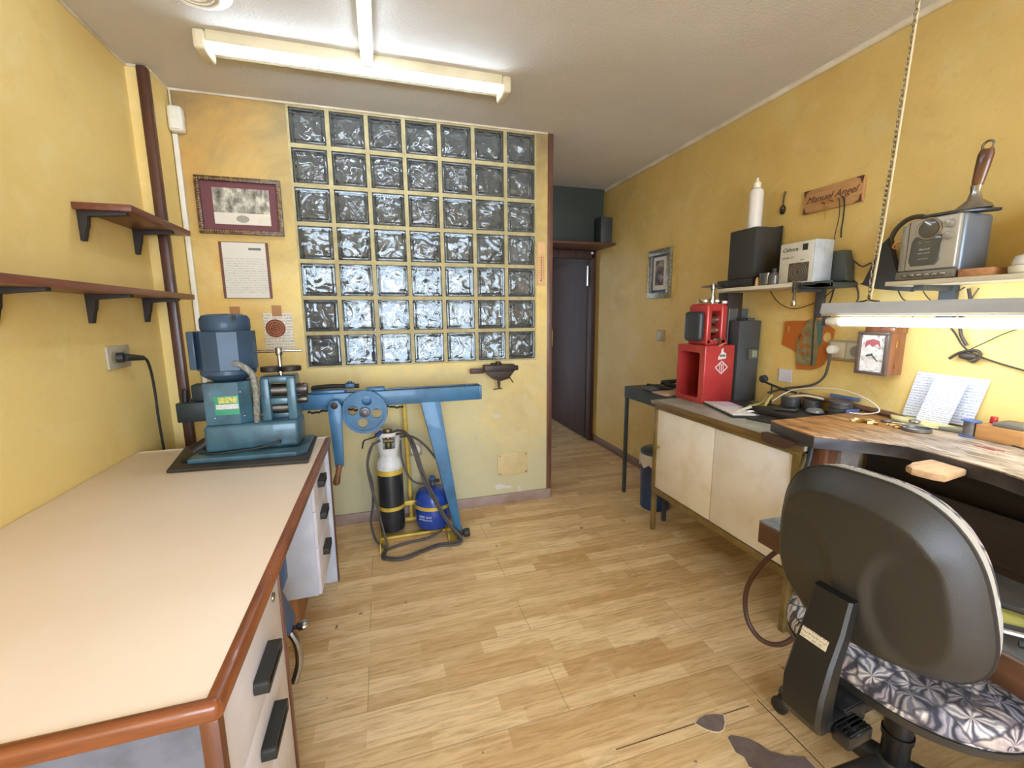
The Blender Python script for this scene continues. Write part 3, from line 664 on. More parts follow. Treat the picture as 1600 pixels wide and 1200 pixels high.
# ------------------------------------------------------------------ motor rolling mill on the desk
mb = MB(); z = DT+.003
mb.prism([(-.785, 1.815), (-.30, 1.775), (-.318, 2.148), (-.845, 2.145)], z-.001, z+.009, 'z', .002)
mb.build('steel_base_plate', M('oily_black_plate', '302b26', .5, .2, '443d36', 8), label='oily black plate on the desk under the blue rolling mill', cat='plate')
zb = z+.0095
R = thing('rolling_mill', (-.52, 2.0, zb), 'blue green motor driven rolling mill standing on the desk', 'rolling mill')
mb = MB(); mb.prism([(-.735, 1.865), (-.355, 1.845), (-.318, 1.885), (-.325, 2.11), (-.74, 2.12)], zb, zb+.018, 'z', .003); mb.build('foot_plate', STEELBLUE, R)
mb = MB(); mb.box(-.695, -.352, 1.925, 2.085, zb+.018, .852, .016, seg=3); mb.build('base', STEELBLUE, R)
mb = MB(); mb.prism([(-.680, 1.930), (-.560, 1.930), (-.525, 1.965), (-.525, 2.085), (-.680, 2.085)], .852, 1.022, 'z', .004); mb.build('gear_housing', STEELBLUE, R)
mb = MB(); mb.lathe([(.055, 0), (.085, .018), (.098, .030), (.098, .045), (.07, .045)], (-.605, 2.005, 1.022), 36); mb.build('flange', MOTORBLUE, R)
mb = MB(); n8 = 10; pts = [(-.605+.106*math.cos(2*PI*(k+.5)/n8), 2.005+.100*math.sin(2*PI*(k+.5)/n8)) for k in range(n8)]; mb.prism(pts, 1.066, 1.222, 'z', .004); mb.box(-.714, -.690, 1.93, 2.0, 1.075, 1.222, .004); mb.build('motor_body', MOTORBLUE, R, smooth=20)
mb = MB(); mb.lathe([(.084, 0), (.087, .01), (.087, .045), (.078, .060), (.060, .066), (.0, .068)], (-.600, 2.005, 1.222), 40, cap=False); mb.build('motor_cap', MOTORBLUE, R)
mb = MB()
for a in (-.9, -1.0): mb.box(-.600+.087*math.cos(a)-.002, -.600+.087*math.cos(a)+.002, 2.005+.087*math.sin(a)-.003, 2.005+.087*math.sin(a)+.003, 1.262, 1.285)
mb.build('cap_slot', BLACK, R)
mb = MB(); mb.box(-.646, -.560, 1.9265, 1.9305, .892, .970, .001); pl = mb.build('name_plate', M('green_label', '3f9474', .5), R, label='green and white name plate')
mb = MB(); mb.box(-.640, -.562, 1.9255, 1.927, .916, .935); mb.build('white_band', scribble('tiny_print', 'e4e4e2', '55555a', .006, 500, .55, .5), pl, smooth=0)
mb = MB(); mb.box(-.630, -.566, 1.9255, 1.927, .940, .963); mb.build('yellow_band', blotch('yellow_print', [(.4, '8e9a4a'), (.55, 'c9c06a')], 70, 1), pl, smooth=0)
mb = MB()
for x, zz in ((-.655, .980), (-.552, .982), (-.648, .882), (-.545, .884)): mb.sph((x, 1.9290, zz), .004, n=8)
mb.build('screw', CHROME, R)
mb = MB()
for x0, x1 in ((-.487, -.452), (-.390, -.355)): mb.box(x0, x1, 1.945, 2.065, .852, 1.030, .007)
mb.box(-.486, -.356, 1.950, 2.06, 1.006, 1.036, .008); mb.box(-.455, -.388, 1.955, 1.975, .918, .944, .003); mb.box(-.46, -.38, 1.99, 2.06, .852, .880, .003)
mb.build('roll_stand', STEELBLUE, R)
for zz in (.972, .898):
    mb = MB(); mb.cyl((-.455, 1.995, zz), (-.388, 1.995, zz), .026, n=28); mb.build('roller', STEEL, R)
for xx, rr in ((-.447, .041), (-.375, .041)):
    mb = MB(); mb.cyl((xx, 1.99, 1.052), (xx, 1.99, 1.072), rr, n=22, b=.002); mb.build('top_gear', IRON, R)
mb = MB(); mb.cyl((-.412, 1.985, 1.036), (-.412, 1.985, 1.125), .0085, n=14); mb.cyl((-.412, 1.985, 1.046), (-.412, 1.985, 1.066), .014, n=14); mb.build('screw_spindle', CHROME, R)
mb = MB(); mb.cyl((-.412, 1.985, 1.118), (-.412, 1.985, 1.150), .013, n=16, b=.002); mb.cyl((-.500, 1.985, 1.136), (-.324, 1.985, 1.136), .0055, n=12, b=.002); mb.build('tee_handle', CHROME, R)
mb = MB(); mb.cyl((-.356, 1.985, .975), (-.315, 1.985, .975), .023, n=20, b=.002); mb.cyl((-.356, 1.985, .930), (-.318, 1.985, .930), .017, n=20, b=.002); mb.cyl((-.33, 1.985, .975), (-.325, 1.985, .975), .026, n=20); mb.build('roller_shaft', STEEL, R)
mb = MB(); path = [(-.560, 1.915, 1.098), (-.528, 1.908, 1.086), (-.498, 1.908, 1.050), (-.492, 1.912, .98), (-.498, 1.920, .91), (-.505, 1.935, .856)]
mb.tube(path, .0115, 12, 10)
for v_ in mb.bm.verts: pass
mb.build('ribbed_conduit', M('grey_conduit', '8f8f86', .5, 0, '6f6f68', 90, .45, .55, .6, 160), R)
mb = MB(); mb.tube([(-.427, 1.918, .768), (-.48, 1.905, .756), (-.58, 1.90, .748), (-.66, 1.90, .745), (-.72, 1.94, .742)], .004, 8); mb.sph((-.427, 1.92, .768), .008); mb.build('lever', BLACK, R)
mb = MB(); mb.cyl((-.76, 2.02, zb+.01), (-.70, 2.02, zb+.06), .03, .015, n=12); mb.box(-.77, -.70, 1.90, 1.95, zb, zb+.012, .002); mb.build('clamp', IRON, R)

# ------------------------------------------------------------------ draw bench against the back wall
B = thing('draw_bench', (-.2, 2.38, 0), 'long blue draw bench with gear wheel and crank, set along the back wall', 'draw bench')
mb = MB(); mb.box(-.925, .5045, 2.335, 2.350, .808, .885, .002); mb.box(-.925, .5045, 2.415, 2.430, .808, .885, .002); mb.box(.505, .520, 2.335, 2.43, .808, .885, .002); mb.build('beam', BLUE, B)
mb = MB(); mb.box(-.925, .505, 2.350, 2.415, .868, .878); mb.build('bed_plate', M('rusty_chain_bed', '4c4038', .6, .3, '6b5a4e', 30), B)
mb = MB()
for k in range(70):
    x = -.9+k*.0197; mb.tube([(x-.009, 2.383, .882), (x, 2.389, .884), (x+.009, 2.383, .882), (x, 2.377, .884)], .0022, 5, 1, True)
mb.build('chain', IRON, B)
mb = MB()
for k in range(32):
    x = -.38+k*.015; zz = .788-.004*math.sin(k*.9); mb.cyl((x-.007, 2.38, zz), (x+.007, 2.38, zz+.003*(-1)**k), .0055, n=8)
mb.build('return_chain', IRON, B)
mb = MB(); mb.box(-.925, -.80, 2.30, 2.335, .795, .885, .003); mb.box(-.87, -.79, 2.33, 2.40, .885, .965, .01); mb.build('end_bracket', M('very_dark_green_paint', '25302f', .5), B)
mb = MB(); mb.tube([(-.90, 2.34, .885), (-.895, 2.34, .93), (-.892, 2.34, .945)], .014, 10); mb.build('stop_pin', IRON, B)
mb = MB(); mb.prism([(.180, .812), (.286, .812), (.388, .02), (.352, .02)], 2.332, 2.425, 'y', .003); mb.build('leg', BLUE, B)
mb = MB(); mb.prism([(-.80, .812), (-.70, .812), (-.83, .02), (-.865, .02)], 2.332, 2.425, 'y', .003); mb.build('leg', BLUE, B)
for x in (.375, -.85):
    mb = MB(); mb.cyl((x, 2.330, .022), (x, 2.43, .022), .022, n=20, b=.004); mb.cyl((x+.02, 2.33, .024), (x+.055, 2.33, .026), .024, n=16, b=.004); mb.build('foot', BLACK, B)
def gear(c, R_, n, y0, y1, ri=.0):
    mb = MB(); cx, cz = c; outer = []; NT_ = n*4
    for k in range(NT_):
        a = 2*PI*k/NT_; r = R_ if (k % 4) < 2 else R_-.004; outer.append((cx+r*math.cos(a), cz+r*math.sin(a)))
    return outer
mb = MB(); cx, cz = -.105, .790; out = gear((cx, cz), .113, 52, 0, 0); inn = [(cx+.096*math.cos(2*PI*k/208), cz+.096*math.sin(2*PI*k/208)) for k in range(208)]
bm = mb.bm
def ringrow(pts, y): return [bm.verts.new((p[0], y, p[1])) for p in pts]
a0, a1, b0, b1 = ringrow(out, 2.280), ringrow(out, 2.312), ringrow(inn, 2.280), ringrow(inn, 2.312)
for p, q in ((a0, a1), (b1, b0), (b0, a0), (a1, b1)):
    for i in range(208): bm.faces.new((p[i], p[(i+1) % 208], q[(i+1) % 208], q[i]))
wh = mb.build('gear_rim', BLUE, B)
# web with four round holes: polar grid minus the cells that fall in a hole, then bored edges
mb = MB(); bm = mb.bm
holes = [(math.radians(a), .058, .0245) for a in (78, 168, 257, -11)]
import itertools
def web(y):
    # triangulated fill of disc outline and hole outlines
    es = []
    loops = [[(cx+.0965*math.cos(2*PI*k/64), cz+.0965*math.sin(2*PI*k/64)) for k in range(64)]]
    for a, d_, r in holes: loops.append([(cx+d_*math.cos(a)+r*math.cos(2*PI*k/24), cz+d_*math.sin(a)+r*math.sin(2*PI*k/24)) for k in range(24)])
    vl = []
    for lp in loops:
        vs = [bm.verts.new((p[0], y, p[1])) for p in lp]; vl.append(vs)
        for i in range(len(vs)): es.append(bm.edges.new((vs[i], vs[(i+1) % len(vs)])))
    bmesh.ops.triangle_fill(bm, use_beauty=True, edges=es)
    return vl
A_ = web(2.290); B_ = web(2.302)
for p, q in zip(A_, B_):
    for i in range(len(p)): bm.faces.new((p[i], p[(i+1) % len(p)], q[(i+1) % len(p)], q[i]))
mb.build('gear_web', BLUE, B, smooth=30)
mb = MB(); mb.cyl((cx, 2.272, cz), (cx, 2.34, cz), .026, n=24, b=.002); mb.cyl((cx, 2.262, cz), (cx, 2.275, cz), .015, n=18, b=.002); mb.build('gear_hub', M('greasy_hub', '5d5a5a', .4, .6), B)
mb = MB(); mb.prism([(-.278, .835), (-.262, .862), (-.228, .862), (-.212, .835), (-.220, .52), (-.262, .52)], 2.262, 2.276, 'y', .003); mb.build('crank_arm', BLUE, B)
mb = MB(); mb.cyl((-.245, 2.256, .838), (-.245, 2.335, .838), .017, n=18, b=.002); mb.build('crank_bolt', IRON, B)
mb = MB(); mb.lathe([(.010, 0), (.014, .01), (.013, .05), (.017, .085), (.018, .10), (.012, .11)], (-.240, 2.262, .535), 18, Matrix.Rotation(PI+.22, 3, 'Y')); mb.build('crank_handle', M('worn_wooden_grip', '7c5236', .5, 0, '5a3a26', 20), B)
MB().box(-.36, -.20, 2.36, 2.42, .878, .900, .004).build('draw_block', BLUE, B)
MB().box(-.10, .0, 2.36, 2.42, .878, .902, .008).build('guide_block', BLUE, B)
TG = thing('draw_tongs', (-.2, 2.38, .90), 'dark iron draw tongs lying on top of the blue beam near the gear', 'tongs')
mb = MB(); mb.tube([(-.36, 2.375, .912), (-.28, 2.37, .918), (-.20, 2.385, .915), (-.13, 2.38, .912)], .010, 8); mb.tube([(-.36, 2.405, .912), (-.28, 2.41, .916), (-.20, 2.395, .915), (-.13, 2.40, .912)], .010, 8); mb.build('handle', IRON, TG)
mb = MB(); mb.box(-.20, -.15, 2.365, 2.415, .903, .930, .006); mb.cyl((-.175, 2.39, .90), (-.175, 2.39, .938), .012, n=14); mb.build('jaw', M('dark_blue_iron', '38536c', .45, .4), TG)

# ------------------------------------------------------------------ gas cart
YEL = M('yellow_cart_paint', 'd2b24c', .4, .1, 'b8963a', 12, .45, .7)
K = thing('gas_bottle_cart', (.12, 2.5, 0), 'yellow welding cart with steel bands holding two gas bottles', 'cart')
mb = MB(); mb.tube([(.118, 2.615, .03), (.112, 2.612, .4), (.101, 2.606, .82), (.101, 2.606, .83)], .0125, 14, 3); mb.build('pole', YEL, K)
mb = MB(); mb.box(-.055, .345, 2.592, 2.616, .018, .036, .002); mb.box(-.07, .345, 2.42, 2.44, .004, .018, .002); mb.build('base_bar', YEL, K)
for x in (-.068, .305):
    mb = MB(); mb.prism([(x, 2.30), (x+.045, 2.285), (x+.045, 2.60), (x, 2.60)], .001, .006, 'z'); mb.prism([(2.286, .001), (2.60, .001), (2.60, .045), (2.298, .045)], x-.003, x, 'x'); mb.build('foot_angle', YEL, K)
def band(c, r, z, h, a0, a1, n=28):
    mb = MB(); pts = []
    for k in range(n+1):
        a = a0+(a1-a0)*k/n; pts.append((c[0]+r*math.cos(a), c[1]+r*math.sin(a)))
    q = [(c[0]+(r+.003)*math.cos(a0+(a1-a0)*k/n), c[1]+(r+.003)*math.sin(a0+(a1-a0)*k/n)) for k in range(n, -1, -1)]
    return mb.prism(pts+q, z, z+h, 'z')
CB = (.002, 2.522); CU = (.243, 2.505)
band(CB, .0745, .372, .028, -PI*1.05, .15).build('upper_band', YEL, K)
band(CB, .0745, .158, .022, -PI*1.05, -.0).build('lower_band', YEL, K)
band(CU, .109, .150, .022, -PI, .2).build('lower_band', YEL, K)
mb = MB(); mb.box(.072, .140, 2.515, 2.530, .155, .180, .002); mb.cyl((.106, 2.512, .167), (.106, 2.518, .167), .006, n=8); mb.build('band_clamp', YEL, K)
T1 = thing('gas_bottle', (CB[0], CB[1], .019), 'tall black gas bottle with white shoulder and guard, on the yellow cart', 'gas bottle')
BB = M('black_bottle_paint', '26292c', .4, .1, '1b1d1f', 8, coat=.2); WB = M('scuffed_white_paint', 'd6d6d4', .45, 0, 'b8b6b2', 20, .5, .7)
mb = MB(); mb.lathe([(.055, .019), (.071, .028), (.073, .05), (.073, .392), (.0725, .400)], (*CB, 0), 40); mb.build('cylinder', BB, T1)
mb = MB(); mb.lathe([(.073, .400), (.072, .428), (.063, .455), (.053, .470), (.050, .490)], (*CB, 0), 40); mb.build('shoulder', WB, T1)
mb = MB(); bm = mb.bm
prof = [(.053, .478), (.058, .505), (.064, .54), (.070, .60), (.072, .622)]; n = 48
def opening(a, zz): 
    a = (a+PI) % (2*PI)-PI
    return (-2.05 < a < -.95 or 1.0 < a < 2.0) and .528 < zz < .600
zs = [.478, .505, .528, .545, .565, .585, .600, .622]
def rad(zz):
    for (r0, z0), (r1, z1) in zip(prof, prof[1:]):
        if zz <= z1+1e-9: return r0+(r1-r0)*(zz-z0)/(z1-z0)
    return prof[-1][0]
grid = {}
for side, off in ((0, 0), (1, -.006)):
    for j, zz in enumerate(zs):
        for i in range(n):
            a = 2*PI*i/n; r = rad(zz)+off; grid[side, j, i] = bm.verts.new((CB[0]+r*math.cos(a), CB[1]+r*math.sin(a), zz))
def solid(j, i): 
    if not (0 <= j < len(zs)-1): return False
    return not opening(2*PI*(i+.5)/n, (zs[j]+zs[j+1])/2)
for j in range(len(zs)-1):
    for i in range(n):
        if not solid(j, i): continue
        k = (i+1) % n
        for s_ in (0, 1): bm.faces.new((grid[s_, j, i], grid[s_, j, k], grid[s_, j+1, k], grid[s_, j+1, i]))
        if not solid(j-1, i): bm.faces.new((grid[0, j, i], grid[0, j, k], grid[1, j, k], grid[1, j, i]))
        if not solid(j+1, i): bm.faces.new((grid[0, j+1, i], grid[0, j+1, k], grid[1, j+1, k], grid[1, j+1, i]))
        if not solid(j, (i-1) % n): bm.faces.new((grid[0, j, i], grid[0, j+1, i], grid[1, j+1, i], grid[1, j, i]))
        if not solid(j, k): bm.faces.new((grid[0, j, k], grid[0, j+1, k], grid[1, j+1, k], grid[1, j, k]))
mb.build('valve_guard', WB, T1)
mb = MB(); mb.cyl((*CB, .485), (*CB, .60), .018, n=16); mb.cyl((CB[0], CB[1], .60), (CB[0], CB[1], .632), .026, n=16, b=.003); mb.cyl((CB[0]-.03, CB[1]-.01, .565), (CB[0]+.03, CB[1]-.02, .565), .012, n=12); mb.build('valve', M('old_brass_valve', '8a7a58', .4, .8), T1)
T2 = thing('gas_bottle', (CU[0], CU[1], .019), 'small round blue camping gas bottle on the yellow cart', 'gas bottle')
BG = M('glossy_blue_bottle', '2c4ca0', .25, .1, '223c86', 5, coat=.5)
mb = MB(); mb.lathe([(.080, .019), (.100, .030), (.107, .06), (.107, .19), (.100, .225), (.080, .252), (.045, .268), (.022, .272)], (*CU, 0), 44); mb.build('body', BG, T2)
mb = MB(); mb.cyl((*CU, .268), (*CU, .315), .014, n=14); mb.cyl((CU[0]+.0, CU[1], .300), (CU[0]+.035, CU[1]-.03, .305), .010, n=12); mb.build('valve', M('old_brass_valve', '8a7a58', .4, .8), T2)
mb = MB(); mb.cyl((CU[0]-.004, CU[1]-.03, .31), (CU[0]-.004, CU[1]-.05, .335), .018, n=18, b=.003); mb.build('regulator', M('blue_regulator', '31507c', .4), T2)
for k, (dx, dz) in enumerate(((-.055, .112), (-.012, .110), (-.055, .094), (-.012, .092))):
    a = -PI/2+dx/.108*1.0-.25
    text('GAS' if k < 2 else 'BUTANO', .020 if k < 2 else .010, M('pale_print', 'c6cce0', .6), T2, (CU[0]+.1085*math.cos(a), CU[1]+.1085*math.sin(a), dz), (PI/2, 0, a+PI/2), .0008)
HO = M('grey_brown_hose', '4c4440', .55, 0, '3b3532', 10)
H = thing('gas_hoses', (.1, 2.35, 0), 'twin dark rubber hoses looping from the gas bottles over the floor', 'hose')
mb = MB(); mb.tube([(.03, 2.50, .612), (.06, 2.47, .632), (.10, 2.44, .62), (.13, 2.40, .55), (.17, 2.36, .40), (.23, 2.33, .25), (.31, 2.29, .10), (.365, 2.265, .03), (.34, 2.255, .012), (.24, 2.27, .009), (.14, 2.235, .009), (.04, 2.195, .009), (-.045, 2.23, .009), (-.03, 2.30, .009), (.06, 2.34, .009), (.20, 2.36, .011), (.28, 2.37, .04)], .0075, 10, 8); mb.build('hose', HO, H)
mb = MB(); mb.tube([(.03, 2.487, .60), (.063, 2.456, .615), (.113, 2.427, .61), (.145, 2.387, .55), (.185, 2.347, .40), (.244, 2.317, .25), (.322, 2.278, .10), (.372, 2.252, .034), (.34, 2.241, .010), (.24, 2.255, .008), (.14, 2.220, .008), (.04, 2.180, .008), (-.058, 2.222, .008), (-.045, 2.305, .008)], .0068, 10, 8); mb.build('hose', HO, H)
mb = MB(); mb.tube([(-.04, 2.44, .59), (-.09, 2.43, .56), (-.115, 2.42, .46), (-.10, 2.41, .33), (-.07, 2.38, .20), (-.045, 2.34, .08), (-.035, 2.31, .018), (-.09, 2.36, .04), (-.115, 2.42, .12), (-.10, 2.44, .22), (-.095, 2.44, .34), (-.115, 2.45, .46), (-.08, 2.47, .57)], .0065, 10, 8); mb.build('hose', HO, H)
mb = MB(); mb.tube([(.07, 2.50, .585), (.13, 2.47, .59), (.20, 2.45, .54), (.27, 2.44, .44), (.31, 2.45, .34), (.30, 2.46, .30)], .0065, 10, 8); mb.build('hose', HO, H)
mb = MB(); mb.tube([(.07, 2.52, .56), (.075, 2.50, .44), (.12, 2.47, .33), (.19, 2.46, .30), (.235, 2.46, .32)], .006, 10, 8); mb.build('hose', HO, H)
mb = MB(); mb.tube([(.34, 2.30, .07), (.365, 2.285, .035), (.355, 2.275, .018)], .011, 10); mb.build('torch_grip', BLACK, H)
TC = thing('gas_torch', (-.08, 2.40, .58), 'thin dark torch tip hooked beside the white bottle guard', 'torch')
mb = MB(); mb.tube([(-.025, 2.44, .64), (-.06, 2.42, .622), (-.10, 2.40, .615), (-.125, 2.40, .605), (-.135, 2.40, .565)], .004, 8); mb.build('nozzle', IRON, TC)
mb = MB(); mb.cyl((-.06, 2.42, .622), (-.03, 2.43, .645), .014, .010, n=12); mb.build('grip', BLUEDK, TC)

# ------------------------------------------------------------------ right wall: picture, switch
def frame_x(name, label, cat, y0, y1, z0, z1, w_, th, fmat, inner, x=XR):
    t = thing(name, (x, (y0+y1)/2, z0), label, cat); mb = MB()
    for a in ((y0, y1, z0, z0+w_), (y0, y1, z1-w_, z1), (y0, y0+w_, z0+w_, z1-w_), (y1-w_, y1, z0+w_, z1-w_)): mb.box(x-th, x-.001, a[0], a[1], a[2], a[3], .002)
    mb.build('frame', fmat, t)
    for n_, (a, b, c, d_, xx, m) in inner.items(): MB().box(x-xx, x-.001, a, b, c, d_).build(n_, m, t, smooth=0)
    return t
frame_x('framed_picture', 'small picture in a silver frame with blue mount beside the corridor', 'picture', 2.705, 2.975, 1.392, 1.745, .040, .022, M('silvered_frame', 'a9a48e', .35, .5, '7f7c6c', 60, .42, .58, .4, 120), {
 'mount': (2.74, 2.94, 1.43, 1.71, .008, M('blue_mount', '4b5a78', .7)), 'inner_mount': (2.762, 2.918, 1.452, 1.690, .010, M('off_white_card', 'd8d2c6', .8)),
 'print': (2.79, 2.89, 1.485, 1.665, .012, blotch('dark_portrait_print', [(.35, '332c2a'), (.5, '6b5852'), (.66, 'b5a79c')], 14, .8))})
t = thing('light_switch', (XR, 2.80, 1.07), 'beige light switch on the right wall near the corridor', 'switch')
MB().box(XR-.010, XR-.001, 2.755, 2.850, 1.072, 1.158, .005).build('face_plate', M('aged_grey_plastic', 'b8ad98', .45), t)
MB().box(XR-.016, XR-.009, 2.775, 2.830, 1.088, 1.142, .003).build('rocker', M('beige_rocker', 'c9bfa8', .4), t)

# steel side table
TT = thing('steel_side_table', (1.8, 2.4, 0), 'narrow dark green steel table against the right wall next to the cabinet', 'table')
SG = M('dark_green_steel', '454b4a', .5, .2, '363b3a', 8)
mb = MB(); mb.box(1.61, 1.99, 2.14, 2.63, .772, .778, .001); mb.box(1.61, 1.615, 2.14, 2.63, .70, .775); mb.box(1.61, 1.99, 2.625, 2.63, .70, .775); mb.box(1.61, 1.99, 2.14, 2.145, .70, .775); mb.build('table_top', SG, TT)
for x, y in ((1.612, 2.606), (1.612, 2.142), (1.966, 2.606), (1.966, 2.142)):
    mb = MB(); mb.box(x, x+.022, y, y+.022, 0, .772, .002); mb.build('leg', SG, TT)
for k, (a, b, lab) in enumerate((((1.70, 2.50, .795), (1.80, 2.36, .79), 'short black pliers handle lying at the far end of the steel table'), ((1.80, 2.44, .812), (1.86, 2.34, .80), 'black tool grip standing out beside the red mill on the steel table'), ((1.86, 2.56, .80), (1.90, 2.42, .83), 'black handled tool nearest the wall on the steel table'))):
    mb = MB(); mb.cyl(a, b, .016, .012, n=12, b=.004); mb.build('pliers', BLACK, label=lab, cat='tool', group=None)
mb = MB(); mb.box(1.63, 1.90, 2.20, 2.34, .779, .788, .001); mb.build('paper_pack', M('pinkish_paper', 'c7a58c', .8), label='flat pinkish paper packet on the steel table', cat='paper')
mb = MB(); mb.box(1.64, 1.72, 2.38, 2.47, .779, .80, .01) ; mb.build('steel_block', M('grey_green_tool', '565b5a', .5), label='grey tool block lying on the steel table', cat='tool')
# waste bin
W_ = thing('waste_bin', (1.69, 2.345, 0), 'blue pedal bin with white bag edge under the steel table', 'bin')
mb = MB(); mb.lathe([(.085, .0), (.092, .006), (.100, .34), (.102, .345)], (1.69, 2.345, 0), 36); mb.build('body', BIN, W_)
mb = MB(); pr = [(.099, .335), (.106, .30), (.1065, .31), (.104, .36), (.099, .362)]; mb.lathe([(.101, .305), (.107, .298), (.108, .335), (.106, .372), (.100, .374)], (1.69, 2.345, 0), 36, cap=False)
for v_ in mb.bm.verts:
    if v_.co.z < .31: v_.co.z += .014*math.sin(9*math.atan2(v_.co.y-2.345, v_.co.x-1.69))
mb.build('bag_edge', M('white_bin_bag', 'cfc8c6', .5), W_)
mb = MB(); mb.lathe([(.098, .374), (.103, .376), (.102, .392), (.080, .406), (.0, .412)], (1.69, 2.345, 0), 36, cap=False); mb.build('lid', M('dark_slate_plastic', '35424c', .4), W_)

# ------------------------------------------------------------------ white cabinet
CT = .788; CX0 = 1.487
CB_ = thing('cabinet', (1.75, 1.63, 0), 'low ivory two door cabinet with gold edging along the right wall', 'cabinet')
mb = MB(); mb.box(1.505, 1.99, 1.185, 2.088, .262, .748); mb.build('carcass', M('dull_cream_board', 'b7a985', .6), CB_)
for y0, y1, kn in ((1.627, 2.066, 2.045), (1.215, 1.622, None)):
    mb = MB(); mb.box(1.487, 1.505, y0, y1, .272, .738, .002); f = mb.build('door', IVORY, CB_)
    if kn: MB().cyl((1.487, kn, .52), (1.470, kn, .52), .006, .010, n=12, b=.002).build('knob', BRASS, f)
mb = MB(); mb.box(1.480, 1.506, 1.180, 2.090, .238, .268, .002); mb.build('bottom_rail', BRASSTRIM, CB_)
mb = MB(); mb.box(1.480, 1.506, 1.180, 2.090, .742, .766, .002); mb.build('top_rail', BRASSTRIM, CB_)
mb = MB(); mb.box(1.480, 1.506, 2.068, 2.092, .268, .742, .001); mb.build('side_rail', BRASSTRIM, CB_)
mb = MB(); mb.box(1.480, 1.506, 1.180, 1.213, .268, .742, .001); mb.build('side_rail', BRASSTRIM, CB_)
for x, y in ((1.482, 2.068), (1.482, 1.182), (1.96, 2.068), (1.96, 1.182)):
    mb = MB(); mb.box(x, x+.026, y, y+.022, 0, .24, .002); mb.build('leg', BRASSTRIM, CB_)
mb = MB(); mb.box(1.468, 1.995, 1.16, 2.100, .768, CT, .002); mb.build('worktop', M('grey_green_worktop', 'a9a899', .45, 0, '8f8d7e', 10), CB_)
mb = MB(); mb.box(1.462, 1.470, 1.16, 2.104, .764, CT+.001, .001); mb.build('worktop_edging', wood('worn_brown_edging', '7c6138', '5d4424', 5, (10, 1, 10), .4), CB_)

RB = thing('mill_stand', (1.75, 2.0, CT), 'open red steel box stand with white emblem on the cabinet', 'stand')
x0, x1, y0, y1, z0, z1 = 1.645, 1.842, 1.905, 2.125, CT+.001, 1.105
mb = MB(); wl = .014
mb.box(x0, x1, y0, y0+wl, z0, z1, .006, seg=3); mb.box(x0, x1, y1-wl, y1, z0, z1, .006, seg=3); mb.box(x0, x1, y0+.004, y1-.004, z1-wl-.006, z1, .005); mb.box(x0, x1, y0+.004, y1-.004, z0, z0+wl, .004)
mb.build('box_frame', RED, RB)
mb = MB(); holed(mb, rrect(y0+.001, y1-.001, z0+.001, z1-.001, .008), [rrect(y0+.036, y1-.022, z0+.028, z1-.040, .014)], x0+.004, .006); mb.build('front_frame', RED, RB)
mb = MB(); mb.box(x1-.006, x1-.002, y0+wl, y1-wl, z0+wl, z1-wl); mb.build('back_plate', M('dark_inner_paint', '3a2422', .6), RB)
WH = M('white_sticker', 'ded4d0', .5)
lx, lz = 1.757, .985
mb = MB(); mb.prism([(lx-.026, lz+.042), (lx+.026, lz+.048), (lx+.026, lz+.074), (lx+.006, lz+.085), (lx+.006, lz+.105), (lx-.005, lz+.100), (lx-.010, lz+.075), (lx-.024, lz+.062)], y0-.0012, y0-.0001, 'y'); s_ = mb.build('sticker', WH, RB)
mb = MB(); mb.box(lx-.018, lx+.020, y0-.0018, y0-.0013, lz+.058, lz+.070); mb.build('sticker_print', M('grey_print', '77736e', .8), s_)
mb = MB()
D_ = .040
q = [(lx-D_, lz), (lx, lz+D_*.85), (lx+D_, lz), (lx, lz-D_*.85)]
for a, b in ((0, 1), (1, 2), (2, 3), (3, 0)):
    p, r_ = Vector(q[a]), Vector(q[b]); n_ = Vector((-(r_-p).y, (r_-p).x)).normalized()*.003
    mb.prism([tuple(p+n_), tuple(r_+n_), tuple(r_-n_), tuple(p-n_)], y0-.0012, y0-.0001, 'y')
mb.box(lx-.014, lx-.010, y0-.0012, y0-.0001, lz-.016, lz+.016); mb.box(lx+.010, lx+.014, y0-.0012, y0-.0001, lz-.016, lz+.016); mb.box(lx-.002, lx+.003, y0-.0012, y0-.0001, lz-.024, lz+.018); mb.box(lx-.010, lx+.010, y0-.0012, y0-.0001, lz+.016, lz+.020)
mb.build('diamond_emblem', WH, RB)
mb = MB(); mb.prism([(lx-.03, lz+.118), (lx-.005, lz+.130), (lx+.022, lz+.134), (lx+.0, lz+.122), (lx-.02, lz+.112)], y0-.0012, y0-.0001, 'y'); mb.build('paint_chip', M('pale_red_scratch', 'd07a66', .6), RB)
RM = thing('hand_rolling_mill', (1.74, 2.0, z1), 'red hand rolling mill with black side cover bolted on the red box stand', 'rolling mill')
zm = z1+.0005
mb = MB(); mb.box(1.675, 1.815, 1.935, 1.960, zm, zm+.03, .004); mb.box(1.675, 1.815, 2.06, 2.085, zm, zm+.03, .004)
mb.box(1.672, 1.706, 1.935, 2.085, zm, zm+.215, .010, seg=3); mb.box(1.765, 1.805, 1.935, 2.085, zm, zm+.215, .010, seg=3); mb.box(1.674, 1.803, 1.94, 2.08, zm+.180, zm+.222, .012, seg=3); mb.box(1.69, 1.79, 1.945, 2.07, zm, zm+.028, .003)
mb.build('roll_stand', RED, RM)
for zz in (zm+.078, zm+.137):
    mb = MB(); mb.cyl((1.700, 1.985, zz), (1.770, 1.985, zz), .028, n=28); mb.build('roller', CHROME, RM)
mb = MB(); mb.box(1.632, 1.672, 1.945, 2.075, zm+.02, zm+.180, .018, seg=4); mb.build('gear_cover', M('black_cover', '34353a', .38), RM)
mb = MB(); mb.box(1.715, 1.775, 1.925, 1.95, zm+.024, zm+.036, .002); mb.box(1.745, 1.752, 1.925, 1.935, zm-.02, zm+.03); mb.build('guide', CHROME, RM)
